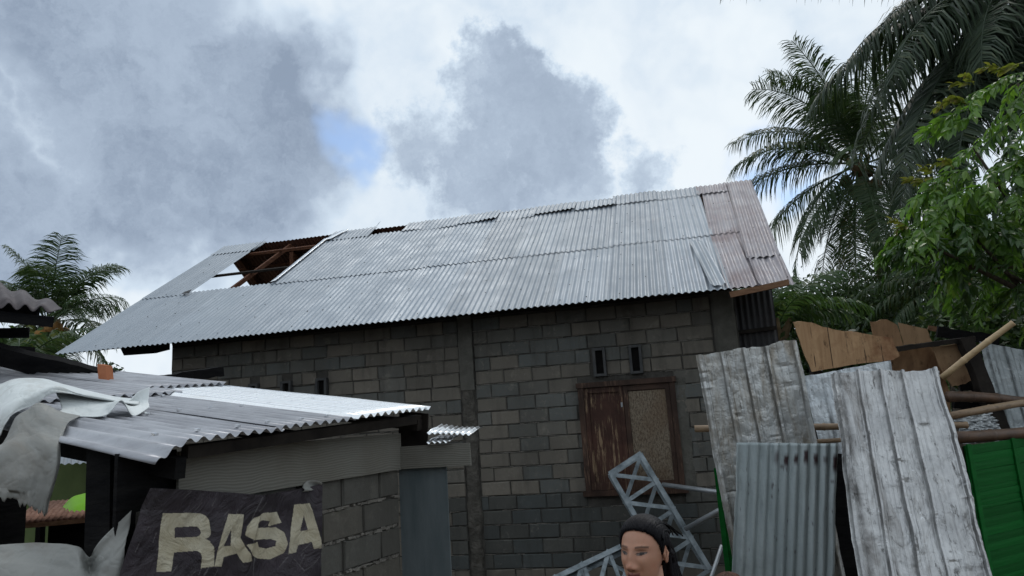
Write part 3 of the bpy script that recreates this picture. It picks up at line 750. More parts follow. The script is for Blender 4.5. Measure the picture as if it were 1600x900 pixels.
shed_sheet(.74, 1.52, 1.80, 2.6, 'zinc_grey', .034, 5)
shed_sheet(1.46, rL + .02, 2.16, 2.4, 'zinc_grey', .046, 6)
nb = MB()
for c0 in (.14, .9, 1.72):
    for k in range(9):
        e = .08 + k * .24; nb.box(sroof(e, c0 + rng.uniform(-.03, .03), .030), re_ * .011, rc * .011, rn * .006)
tag(nb.build('nail_head', 'zinc_bright', shedo), kind='stuff')
# far verge sheet hanging under the corner, and the little lower roof
m = MB(); m.grid(6, 4, lambda u, v: sroof(rL - .02, -.0 + .26 * u, -.015 - .33 * v * (1 - .1 * u)) + V3(0, .02 * v, 0)); m.build('verge_board', 'timber_dark', shedo, False, .01)
corr((-1.752, 4.97, 1.975), (1, 0, -.10), (0, .45, .06), (0, 0, 1), .335, .36, 'zinc_bright', shedo, pitch=.042, amp=.008, nl=3, seed=301, warp=.01, solid=.0015)
corr((-1.752, 4.955, 1.912), (1, 0, -.03), (0, .45, .05), (0, 0, 1), .175, .36, 'zinc_bright', shedo, pitch=.042, amp=.008, nl=3, seed=302, warp=.006, solid=.0015)
# eave purlin, ledger and posts
m = MB(); m.bar(sroof(.20, .08, -.06), sroof(rL - .02, .08, -.06), .05, .06, rn); m.build('purlin', 'timber_dark', shedo)
m = MB(); m.bar(sroof(.02, 1.1, -.07), sroof(rL, 1.1, -.07), .05, .06, rn); m.build('purlin', 'timber_dark', shedo)
m = MB(); m.bar(sroof(.16, .05, -.13), sroof(.16, 1.6, -.13), .06, .10, rn); m.build('rafter', 'timber_char', shedo)
m = MB(); m.bar(sroof(1.2, .27, -.12), sroof(1.2, 3.8, -.12), .06, .08, rn); m.build('rafter', 'timber_char', shedo)
m = MB(); m.bar(sroof(rL - .05, .05, -.10), sroof(rL - .05, 3.8, -.10), .06, .08, rn); m.build('rafter', 'timber_dark', shedo)
pa, pb = P(168, 700, 3.62), P(166, 850, 3.45)
m = MB(); pb2 = pa + (pb - pa) * (pa[2] - GZ) / (pa[2] - pb[2]); m.bar(pa, pb2, .15, .12, (0, -1, 0), .004); m.build('post', 'timber_char', shedo)
pa = P(232, 705, 3.85); m = MB(); m.bar(V3(pa[0], pa[1], 2.0), V3(pa[0], pa[1], GZ), .22, .05, (0, -1, 0)); m.build('post', 'timber_char', shedo)
for c0, e0 in ((3.6, .1), (3.6, 2.1)):
    q = sroof(e0, c0, -.12); m = MB(); m.bar(q, V3(q[0], q[1], GZ), .1, .1); m.build('post', 'timber_dark', shedo)
m = MB(); m.box(shed(-.02, .9, -1.15) + V3(0, .02, 0), snr * .85, sdir * .02, (0, 0, .95)); m.build('back_board', 'timber_dark', shedo)
m = MB(); m.box(shed(-1.98, 1.0, -.06), sdir * .16, snr * .012, (0, 0, 1.0)); m.build('side_board', 'timber_char', shedo)
pa = P(255, 735, 3.75); m = MB(); m.box(pa + V3(.05, .05, -.95), sdir * .16, snr * .015, (0, 0, .9)); m.build('side_board', 'timber_char', shedo)

# ------------------------------------------------------------------ banner with printed letters
def zb(pts): return [(170 + x / 4.571, 740 + y / 4.571) for x, y in pts]
def arc(cx, cy, rx, ry, a0, a1, n=10): return [(cx + rx * math.cos(math.radians(a0 + (a1 - a0) * i / n)), cy + ry * math.sin(math.radians(a0 + (a1 - a0) * i / n))) for i in range(n + 1)]
R_out = [(362, 284), (560, 281)] + arc(615, 345, 84, 62, -90, 0) + arc(640, 420, 62, 48, 0, 70) + [(700, 486)] + arc(660, 545, 66, 60, -60, 10) + [(728, 662), (624, 674), (630, 590)] + arc(590, 590, 40, 40, 0, -80) + [(455, 562), (432, 698), (328, 702), (342, 500)]
R_in = [(462, 384), (590, 376)] + arc(600, 415, 36, 38, -80, 80) + [(462, 458)]
A1_out = [(828, 288), (938, 291), (918, 455), (1022, 624), (950, 636), (902, 570), (800, 596), (792, 662), (732, 664), (748, 560)]
A1_in = [(850, 398), (848, 515), (796, 518)]
S_out = [(1190, 274), (1226, 350), (1132, 378), (1142, 340), (1090, 332), (1030, 358), (1040, 388), (1190, 384), (1242, 420), (1266, 500), (1240, 566), (1150, 612), (1060, 606), (1000, 570), (968, 508), (1058, 488), (1070, 525), (1120, 536), (1180, 518), (1186, 480), (1150, 466), (1010, 474), (955, 440), (962, 380), (1010, 316), (1090, 282)]
A2_out = [(1312, 224), (1414, 210), (1446, 300), (1500, 480), (1502, 530), (1446, 540), (1432, 488), (1338, 510), (1320, 562), (1268, 574)]
A2_in = [(1380, 298), (1408, 404), (1356, 412)]
def inside(poly, x, y):
    P_ = np.array(poly); r = np.zeros(x.shape, bool); n = len(P_)
    for k in range(n):
        x1, y1 = P_[k]; x2, y2 = P_[(k + 1) % n]
        r ^= ((y1 > y) != (y2 > y)) & (x < (x2 - x1) * (y - y1) / (y2 - y1 + 1e-9) + x1)
    return r
bn = VN(77); NU, NVV = 420, 300
top_line = [(222, 763), (300, 766), (360, 770), (400, 774), (440, 768), (480, 761), (498, 755)]
SHP = shed(-1, 1.5, .035)
BU, BV = uv(NU, NVV)
xl = 222 - 62 * BV ** .8 + 3 * np.sin(BV * 9); BX = xl + (498 + 3 * BV - xl) * BU
y0 = np.interp(222 + BU * 276, [p[0] for p in top_line], [p[1] for p in top_line]); BY = y0 + (1035 - y0) * BV
h = .030 * vna(bn, BU * 3.2, BV * 2.6, 4) + .010 * np.sin((BU * 6 + BV * 3.0) * 2.1) + .014 * np.abs(vna(bn, BU * 5 + 3, BV * 3 + BU * 4, 3))
h += .022 * np.exp(-((BX - (402 - (BY - 774) * .16)) / 6.0) ** 2) * np.exp(-((BY - 830) / 70) ** 2)         # vertical fold
h += .03 * np.maximum(0, .12 - BV) / .12 * (1 - BU) + .012
D_ = (RM @ np.stack([BX - 800, BY - 450, np.full_like(BX, FPX)])).T; D_ /= np.linalg.norm(D_, axis=1)[:, None]
BP = CAM + D_ * ((snr @ (SHP - CAM)) / (D_ @ snr))[:, None] + snr * h[:, None]
banner = obj('banner', BP, gfaces(NU, NVV), 'banner_print', None, True)
ca = banner.data.color_attributes.new('print', 'FLOAT_COLOR', 'POINT')
letter = np.zeros(BX.shape, bool)
for o_, i_ in ((R_out, R_in), (A1_out, A1_in), (S_out, None), (A2_out, A2_in)):
    a = inside(zb(o_), BX, BY)
    if i_: a &= ~inside(zb(i_), BX, BY)
    letter |= a
g = (.5 + vna(bn, BX * .05, BY * .05))[:, None]; cl = np.array([.54, .50, .385]) - np.array([.10, .11, .11]) * g
g = np.clip(.5 + 1.1 * vna(bn, BX * .028 + 9, BY * .028), 0, 1)[:, None]; cb = np.array([.022, .017, .022]) + np.array([.03, .025, .03]) * g
srr = random.Random(5); scr = []
for _ in range(34):
    x, y = srr.choice(((280, 790), (330, 880), (300, 885), (440, 800), (240, 830), (460, 860), (380, 800), (300, 772)))
    x += srr.uniform(-35, 35); y += srr.uniform(-18, 18); L = srr.uniform(8, 26); a = srr.uniform(1.9, 2.4); scr.append((x, y, x + L * math.cos(a), y + L * math.sin(a)))
scr += [(455, 873, 472, 892), (472, 892, 490, 878), (490, 878, 496, 870), (400, 776, 384, 825), (384, 825, 398, 872), (398, 872, 395, 900)]
for ax_, ay_, bx_, by_ in scr:
    l2 = (bx_ - ax_) ** 2 + (by_ - ay_) ** 2
    d_ = np.abs((bx_ - ax_) * (ay_ - BY) - (ax_ - BX) * (by_ - ay_)) / math.sqrt(l2); t_ = ((BX - ax_) * (bx_ - ax_) + (BY - ay_) * (by_ - ay_)) / l2
    cb[(d_ < .5) & (t_ > 0) & (t_ < 1)] = (.12, .112, .116)
cc_ = np.where(letter[:, None], cl, cb); cc_ = np.concatenate([cc_, np.ones((len(cc_), 1))], 1).astype(np.float32)
ca.data.foreach_set('color', cc_.ravel())
tag(banner, 'creased dark banner printed RASA in cream letters, hung on the shed wall', 'banner')
m = MB(); m.grid(10, 6, lambda u, v: on_plane(468 + 28 * u, 762 - 6 * u - 8 * v * math.sin(u * 3) + 7 * (1 - v), SHP, snr) + snr * (.02 + .02 * math.sin(u * 5 + v * 3)))
m.build('folded_corner', 'tarp_shaded', banner, True, .002)

# ------------------------------------------------------------------ tarpaulins
def cr(p, t):                                      # Catmull-Rom through a list of points
    n = len(p) - 1; x = t * n; i = min(int(x), n - 1); f = x - i
    a, b, c, d = p[max(i - 1, 0)], p[i], p[i + 1], p[min(i + 2, n)]
    return .5 * (2 * b + (c - a) * f + (2 * a - 5 * b + 4 * c - d) * f * f + (3 * b - a - 3 * c + d) * f ** 3)
def cloth(name, rows, mat, parent, nu=60, nv=40, seed=1, amp=.012, freq=5, ragged=0.0, solid=.004, ridge=1.0):
    q = VN(seed + 900); net = [[P(*c) for c in r] for r in rows]; m = MB()
    fw = RM[:, 2]
    def fn(u, v):
        p = cr([cr(r, u) for r in net], v)
        f = q.fb(u * freq, v * freq, 4); f += ridge * .6 * (abs(q.fb(u * freq * .8 + 5, v * freq * .8 + 9, 2)) - .2)
        p = p + fw * amp * f * 2 + V3(0, 0, amp * .6) * q.fb(u * freq + 20, v * freq + 4)
        if ragged and v > .9: p = p + V3(0, 0, -ragged * (.3 + 1.6 * abs(q.fb(u * 24, 3.3, 3))) * (v - .9) * 10 + ragged * .4)
        return p
    m.grid(nu, nv, fn); return m.build(name, mat, parent, True, solid)
tarp = thing('tarpaulin', 'crumpled dirty white tarpaulin hanging over the near edge of the shed roof', 'tarpaulin', P(50, 640, 3.8))
cloth('roof_fold', [[(-60, 606, 4.4), (-10, 604, 4.35), (22, 593, 4.3), (66, 592, 4.3), (100, 601, 4.3), (140, 611, 4.3), (190, 622, 4.35), (214, 624, 4.4)],
                    [(-60, 625, 4.1), (-10, 618, 4.05), (24, 606, 4.0), (60, 604, 4.0), (96, 610, 4.05), (140, 617, 4.1), (190, 627, 4.2), (216, 629, 4.3)],
                    [(-60, 668, 3.85), (-10, 648, 3.8), (18, 630, 3.8), (44, 618, 3.85), (86, 604, 3.95), (120, 617, 4.05), (188, 628, 4.2), (217, 632, 4.3)],
                    [(-60, 700, 3.7), (-10, 690, 3.7), (8, 662, 3.7), (22, 646, 3.75), (58, 630, 3.85), (82, 610, 3.93), (120, 614, 4.1), (190, 624, 4.25)]], 'tarp_white', tarp, seed=1, amp=.010, freq=4)
cloth('roof_fold', [[(84, 606, 4.15), (120, 616, 4.2), (160, 622, 4.25), (200, 626, 4.3), (216, 612, 4.35), (235, 605, 4.4)],
                    [(92, 622, 4.05), (125, 626, 4.1), (160, 628, 4.15), (190, 628, 4.2), (206, 632, 4.3), (232, 622, 4.35)],
                    [(96, 640, 3.95), (128, 640, 4.0), (160, 640, 4.02), (183, 626, 4.1), (204, 636, 4.2), (232, 634, 4.3)],
                    [(84, 644, 3.88), (120, 651, 3.92), (166, 648, 3.96), (190, 625, 4.05), (209, 649, 4.12), (233, 636, 4.25)]], 'tarp_white', tarp, seed=2, amp=.007, freq=4)
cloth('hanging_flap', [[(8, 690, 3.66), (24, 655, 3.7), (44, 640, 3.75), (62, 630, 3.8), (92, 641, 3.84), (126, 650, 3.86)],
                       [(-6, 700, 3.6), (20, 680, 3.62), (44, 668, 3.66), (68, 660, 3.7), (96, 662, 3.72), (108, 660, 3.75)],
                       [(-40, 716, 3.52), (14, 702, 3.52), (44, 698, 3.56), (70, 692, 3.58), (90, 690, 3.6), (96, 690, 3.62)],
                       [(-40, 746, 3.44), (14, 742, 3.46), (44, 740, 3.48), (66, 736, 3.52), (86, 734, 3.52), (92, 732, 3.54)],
                       [(-40, 770, 3.4), (6, 776, 3.42), (34, 786, 3.44), (52, 790, 3.46), (66, 798, 3.48), (75, 796, 3.5)]], 'tarp_shaded', tarp, seed=3, amp=.012, freq=3.5, ragged=.05)
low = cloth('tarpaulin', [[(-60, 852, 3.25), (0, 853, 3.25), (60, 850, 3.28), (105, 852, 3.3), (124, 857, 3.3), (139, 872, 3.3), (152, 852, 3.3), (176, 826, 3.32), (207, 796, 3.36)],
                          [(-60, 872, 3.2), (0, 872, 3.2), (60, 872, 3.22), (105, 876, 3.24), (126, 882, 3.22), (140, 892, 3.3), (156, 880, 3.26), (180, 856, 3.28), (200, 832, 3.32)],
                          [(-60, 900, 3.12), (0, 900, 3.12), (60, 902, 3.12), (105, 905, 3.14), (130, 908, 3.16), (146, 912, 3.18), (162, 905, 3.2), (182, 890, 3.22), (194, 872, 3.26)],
                          [(-60, 1010, 3.0), (0, 1010, 3.0), (60, 1010, 3.0), (105, 1010, 3.02), (130, 1010, 3.04), (150, 1010, 3.06), (166, 1010, 3.1), (182, 1010, 3.12), (192, 1010, 3.16)]], 'tarp_shaded', None, seed=4, amp=.008, freq=5)
tag(low, 'grey white tarpaulin draped along the bottom left corner, left of the banner', 'tarpaulin')
# a low counter that carries it
a_, b_2 = P(-60, 870, 3.3), P(140, 880, 3.4)
m = MB(); m.bar(V3(a_[0], a_[1] + .12, 1.30), V3(b_2[0], b_2[1] + .12, 1.26), .08, .08, (0, -1, 0))
for q in (a_, b_2): m.bar(V3(q[0], q[1] + .12, 1.26), V3(q[0], q[1] + .12, GZ), .07, .07)
cnt = m.build('timber_rail', 'timber_char'); tag(cnt, 'charred timber rail carrying the tarpaulin at bottom left', 'rail')

# ------------------------------------------------------------------ neighbour's eave, charred beams, loose brick
nh = thing('neighbour_roof', 'dark corrugated eave of the neighbouring house at the left edge', 'roof', P(20, 480, 6.0))
ea, eb = P(-420, 434, 4.85), P(76, 484, 6.05)
ra, rbk = P(-420, 304, 8.7), P(97, 478, 6.6)
q = VN(55); m = MB()
def nfn(u, v):
    p = (ea + (eb - ea) * u) * (1 - v) + (ra + (rbk - ra) * u) * v
    return p + V3(0, 0, .026 * math.cos(u * 2 * math.pi * 16.5))
m.grid(200, 4, nfn); m.build('roof_sheet', 'asbestos_dark', nh, True, .008)
m = MB(); m.bar(ea + V3(0, .1, -.07), eb + V3(-.05, .1, -.09), .09, .05, (0, -1, 0)); m.build('fascia', 'timber_char', nh)
m = MB(); m.bar(P(-160, 486, 5.9), P(60, 492, 6.3), .14, .10, (0, -1, 0)); m.bar(P(-160, 470, 7.4), P(50, 484, 6.8), .2, .1, (0, -1, 0)); m.build('eave_beam', 'timber_char', nh)
pw = P(-75, 560, 6.4); m = MB(); m.box(V3(pw[0] - 1.9, pw[1] + .5, 1.5), (1.5, -.35, 0), (.2, .9, 0), (0, 0, 1.6)); m.build('wall', 'timber_char', nh)
m = MB(); m.bar(P(-90, 522, 6.2), P(46, 520, 6.5), .085, .06, (0, -1, 0), .004); m.build('tie_beam', 'timber_char', nh)
def timber(name, pts, w_, t_, mat, label, cat, grp=None, jit=.006, seed=1):
    q = VN(seed + 60); pts = [np.asarray(p) for p in pts]; m = MB(); d = unit(pts[-1] - pts[0]); sd = unit(np.cross(d, RM[:, 2])); fw = unit(np.cross(d, sd)); n = 24
    L = [pts[0] + (pts[-1] - pts[0]) * i / n for i in range(n + 1)]; rings = []
    for i, p in enumerate(L):
        k = 1 + .25 * q.fb(i * .5, 1, 2)
        rings += [p + sd * w_ / 2 * k + fw * t_ / 2, p + sd * w_ / 2 * k - fw * t_ / 2, p - sd * w_ / 2 * (1 + .3 * q.fb(i * .6, 7, 2)) - fw * t_ / 2, p - sd * w_ / 2 * (1 + .3 * q.fb(i * .6, 7, 2)) + fw * t_ / 2]
    f = [(i * 4 + k, i * 4 + (k + 1) % 4, i * 4 + 4 + (k + 1) % 4, i * 4 + 4 + k) for i in range(n) for k in range(4)] + [(3, 2, 1, 0), (n * 4, n * 4 + 1, n * 4 + 2, n * 4 + 3)]
    m.add(rings, f); o = m.build(name, mat); return tag(o, label, cat, grp)
timber('charred_beam', (P(-80, 536, 5.9), P(212, 603, 7.0)), .17, .12, 'timber_char', 'long charred black beam slanting down behind the loose orange brick', 'beam', seed=1)
timber('charred_beam', (P(190, 603, 7.3), P(348, 580, 7.9)), .10, .10, 'timber_char', 'short charred beam end poking across the lower left of the block wall', 'beam', seed=2)
qb = sroof(1.9, 3.06, .11)
qb = P(165, 586, 6.0)
m = MB(); m.box(qb, RM[:, 0] * .036 + V3(0, 0, -.006), V3(.006, .030, 0), V3(-.014, 0, .085), .003); tag(m.build('brick', 'brick_orange'), 'single orange brick standing on the shed roof edge', 'brick')

# ------------------------------------------------------------------ green house seen through the gap
gh = thing('green_house', 'olive green house with a small zinc roof, seen through the gap below the tarpaulin', 'house', P(125, 800, 12.5))
gc = P(110, 760, 12.0)
m = MB(); m.box(gc + V3(-1.5, 1.2, -.2), (3.0, .0, 0), (0, .08, 0), (0, 0, 1.75)); m.box(gc + V3(1.6, 3.2, -.2), (.08, 0, 0), (0, 2.0, 0), (0, 0, 1.75)); m.build('wall', 'green_wall', gh)
e0 = P(60, 727, 11.0); e1 = P(156, 722, 11.4); ax = unit(e1 - e0)
corr(e0 - ax * 1.5, ax, unit(V3(-.62, .72, .40)), unit(V3(.2, -.35, .9)), 2.55, 2.6, 'zinc_mid', gh, pitch=.10, amp=.014, nl=4, seed=410)
ls = cloth('plastic_sheet', [[(98, 792, 8.9), (112, 778, 8.9), (128, 772, 8.9), (150, 768, 8.9), (172, 766, 8.9)], [(99, 800, 8.7), (114, 790, 8.7), (130, 786, 8.7), (150, 784, 8.7), (172, 783, 8.7)], [(99, 808, 8.5), (114, 807, 8.5), (130, 806, 8.5), (150, 804, 8.5), (172, 803, 8.5)]], 'lime_plastic', None, 24, 14, 6, .012, 3)
tag(ls, 'bright lime green plastic sheet on the low tiled roof behind the shed', 'plastic sheet')
tr = thing('tiled_roof', 'low brown tiled roof end beneath the lime green sheet', 'roof', P(110, 812, 8.6))
t0, t1, t2, t3 = P(22, 818, 8.3), P(152, 806, 8.4), P(60, 792, 9.4), P(160, 786, 9.4)
for i in range(14):
    for j in range(3):
        u, v = i / 14, j / 3
        c = (t0 * (1 - u) + t1 * u) * (1 - v) + (t2 * (1 - u) + t3 * u) * v
        m = MB(); m.tube([c, c + (t2 - t0) / 3 * 1.1 + V3(0, 0, .03)], .040, 6); o = m.build('roof_tile', 'roof_tile', tr, True)
m = MB(); m.bar(t0 + V3(0, 0, -.04), t1 + V3(0, 0, -.04), .05, .03, (0, -1, 0)); m.build('batten', 'timber_brown', tr)
for q in (t0, t1, t2, t3): m = MB(); m.bar(q + V3(0, .05, -.05), V3(q[0], q[1] + .05, GZ), .08, .08); m.build('post', 'timber_char', tr)
m = MB(); m.box((t0 + t1) / 2 + V3(0, .5, -.75), (t1 - t0) * .5, V3(0, .02, 0), (0, 0, .68)); m.build('wall', 'timber_char', tr)

# ------------------------------------------------------------------ lattice steel trusses against the wall
def truss(label, tl, tr_, bl, pan, depth, ground=True):
    tl, tr_, bl = map(np.asarray, (tl, tr_, bl)); a = bl - tl
    if ground: a = a * (tl[2] - GZ - .02) / (tl[2] - bl[2])
    w_ = tr_ - tl; dp = unit(np.cross(a, w_)); dp = dp if dp[1] > 0 else -dp; dp = dp * depth; npan = max(2, int(round(np.linalg.norm(a) / pan)))
    wu, du = unit(w_), unit(dp)
    t = thing('steel_truss', label, 'truss', tl + a)
    for fc in (0, 1):
        o_ = dp * fc; sg = 1 if fc == 0 else -1
        for sd in (0, 1):
            p0 = tl + w_ * sd + o_; si = 1 if sd == 0 else -1
            m = MB(); m.bar(p0 + wu * si * .028, p0 + a + wu * si * .028, .056, .005, dp); m.bar(p0 + du * sg * .030, p0 + a + du * sg * .030, .054, .005, w_); m.build('chord', 'steel_truss', t)
        m = MB(); m.bar(tl + o_ + w_ * .02 + du * sg * .008, tl + w_ * .98 + o_ + du * sg * .008, .056, .005, dp); m.build('end_bar', 'steel_truss', t)
        for k in range(npan):
            f0, f1 = k / npan, (k + 1) / npan
            if fc == 0: segs = ((tl + a * f0, tl + w_ + a * f1), (tl + w_ + a * f1, tl + a * f1))
            else: segs = ((tl + w_ + a * f0, tl + a * f1),)
            for q_, (p, q) in enumerate(segs):
                m = MB(); off = du * sg * (.012 + .006 * q_); m.bar(p + o_ + off, q + o_ + off, .048, .005, dp, .0015); m.build('lattice_bar', 'steel_truss', t)
    for sd in (0, 1):
        for k in range(0, npan, 2):
            m = MB(); p = tl + w_ * sd + a * (k + .02) / npan; q = tl + w_ * sd + a * min(1, (k + 1) / npan) + dp; m.bar(p, q, .040, .005, w_); m.build('cross_bar', 'steel_truss', t)
    return t
truss('upright galvanised lattice truss leaning on the wall under the shuttered window', P(951, 741, 8.7), P(1003, 707, 8.75), P(1046, 905, 8.2), .42, .26)
truss('low galvanised lattice truss lying aslant left of the woman', P(990, 840, 8.3), P(1012, 894, 8.0), P(868, 898, 7.7), .40, .22, True)
def rod(a, b, r, label, mat='steel_rod', cat='rod', grp=None, name='steel_rod', n=8):
    m = MB(); m.tube([a, (a + b) / 2, b], r, n); return tag(m.build(name, mat, None, True), label, cat, grp)
rod(P(1036, 757, 8.6), P(1160, 774, 7.6), .026, 'thin steel rod running right from the upright truss to the metal sheets')
rod(P(1072, 826, 8.3), P(1150, 783, 7.6), .030, 'steel bar slanting up from the upright truss towards the metal sheets')
a_ = P(1128, 852, 6.6); b_2 = P(1112, 900, 6.5); rod(a_, a_ + (b_2 - a_) * 3.2, .018, 'short steel bar leaning beside the green panel edge')

# ------------------------------------------------------------------ yard on the right: fence, leaning sheets, wreckage
def bamboo(a, b, r, mat, label, nodes=5, seed=1, grp=None, split=False):
    a, b = np.asarray(a), np.asarray(b); q = random.Random(seed); pts, rad = [], []; n = nodes
    bend = V3(q.uniform(-.02, .02), 0, q.uniform(-.02, .02))
    for i in range(n):
        for f, k in ((.04, 1.0), (.5, .96), (.92, 1.0), (.97, 1.14), (.995, 1.0)):
            t = (i + f) / n; pts.append(a + (b - a) * t + bend * math.sin(t * math.pi)); rad.append(r * k * (1 - .15 * t))
    m = MB(); m.tube(pts, rad, 12); return tag(m.build('bamboo_pole', mat, None, True), label, 'bamboo pole', grp)
bamboo(P(1083, 670, 5.95), P(1512, 664, 5.65), .030, 'bamboo_brown', 'horizontal brown bamboo rail whose cut end pokes out left of the muddy sheet', 6, 3)
bamboo(P(1180, 690, 5.95), P(1345, 685, 5.75), .022, 'bamboo_brown', 'short lower bamboo rail between the muddy and the silver sheet', 3, 4)
bamboo(P(1470, 592, 5.2), P(1584, 504, 5.0), .024, 'bamboo_tan', 'pale split bamboo pole jutting up steeply at right', 3, 5)
bamboo(P(1485, 650, 5.7), P(1720, 612, 6.2), .032, 'bamboo_brown', 'upper bamboo rail above the green panel at right edge', 4, 6)
bamboo(P(1490, 684, 5.55), P(1720, 662, 6.0), .048, 'bamboo_black', 'thick scorched bamboo rail lying along the top of the green panel', 4, 7)
bamboo(P(1480, 620, 6.3), P(1600, 628, 6.4), .05, 'bamboo_black', 'scorched pole in the shadow behind the upper rail', 3, 8)

def green_panel(label, a, b, ztop, seed):
    a, b = V3(a[0], a[1], 0), V3(b[0], b[1], 0); d = b - a; L = np.linalg.norm(d); d = d / L; nr = V3(d[1], -d[0], 0)
    t = thing('bamboo_fence', label, 'fence', V3(a[0], a[1], GZ)); rr = random.Random(seed); z = ztop; k = 0; h0 = (ztop - GZ - .1) / 30
    V = [mesh('bamboo_strip', [(x_, y_, z_) for x_, y_, z_ in [(0, -.006, -.5), (L, -.006, -.5), (L, -.0075, 0), (0, -.0075, 0), (L, -.006, .5), (0, -.006, .5), (0, .004, -.5), (L, .004, -.5), (L, .004, .5), (0, .004, .5)]], [(0, 1, 2, 3), (3, 2, 4, 5), (6, 9, 8, 7), (0, 6, 7, 1), (5, 4, 8, 9)], 'bamboo_green')]
    while z > GZ + .06:
        h = h0 * rr.uniform(.75, 1.3)
        if k % 9 == 8: h *= .45
        o = bpy.data.objects.new('bamboo_strip', V[0]); place(o, t, tuple(a + nr * rr.uniform(-.002, .003) + V3(0, 0, z - h / 2))); o.scale = (1, 1, h * .985); o.rotation_euler = (rr.uniform(-.05, .01), rr.uniform(-.003, .003), math.atan2(d[1], d[0]))
        z -= h; k += 1
    n = max(2, int(L / .62))
    for i in range(n + 1):
        p = a + d * (L * min(.985, max(.015, i / n))) ; m = MB(); m.bar(p + nr * .018 + V3(0, 0, GZ), p + nr * .018 + V3(0, 0, ztop + .01), .045, .012, nr, .002); m.build('batten', 'bamboo_green', t)
    m = MB(); m.bar(a - nr * .03 + V3(0, 0, ztop * .5), b - nr * .03 + V3(0, 0, ztop * .5), .06, .03, nr); m.build('rail', 'bamboo_black', t)
    m = MB(); m.box((a + b) / 2 - nr * .012 + V3(0, 0, (ztop + GZ) / 2), d * L * .498, nr * .003, (0, 0, (ztop - GZ) / 2 - .01)); m.build('backing', 'void_black', t)
g0, g1, g2 = P(1126, 800, 6.05), P(1240, 700, 5.85), P(1506, 701, 5.35)
for i_, (xa, xb, lb_) in enumerate(((1268, 1330, 'black board added for the shade in the gap left of the silver sheet'), (1326, 1400, 'black board added for the shade behind the silver sheet'), (1396, 1500, 'wide black board added for the shade between the silver sheet and the green panel'))):
    m = MB(); pa_, pb_ = P(xa, 700, 5.75 - .02 * i_), P(xb, 700, 5.70 - .02 * i_); m.poly([V3(pa_[0], pa_[1], 1.62 - .1 * i_), V3(pb_[0], pb_[1], 1.58), V3(pb_[0], pb_[1], GZ), V3(pa_[0], pa_[1], GZ)], (0, .02, 0)); tag(m.build('shade_board', 'timber_char'), lb_, 'board')  # black boards stand in for the shade around the silver sheet
green_panel('green painted bamboo panel hidden behind the leaning sheets, its left edge showing', g0, g1, 1.50, 1)
g3 = g2 + unit(V3(.72, .62, 0)) * 2.6
green_panel('green painted bamboo panel at the right edge below the scorched rail', g2, g3, 1.62, 2)

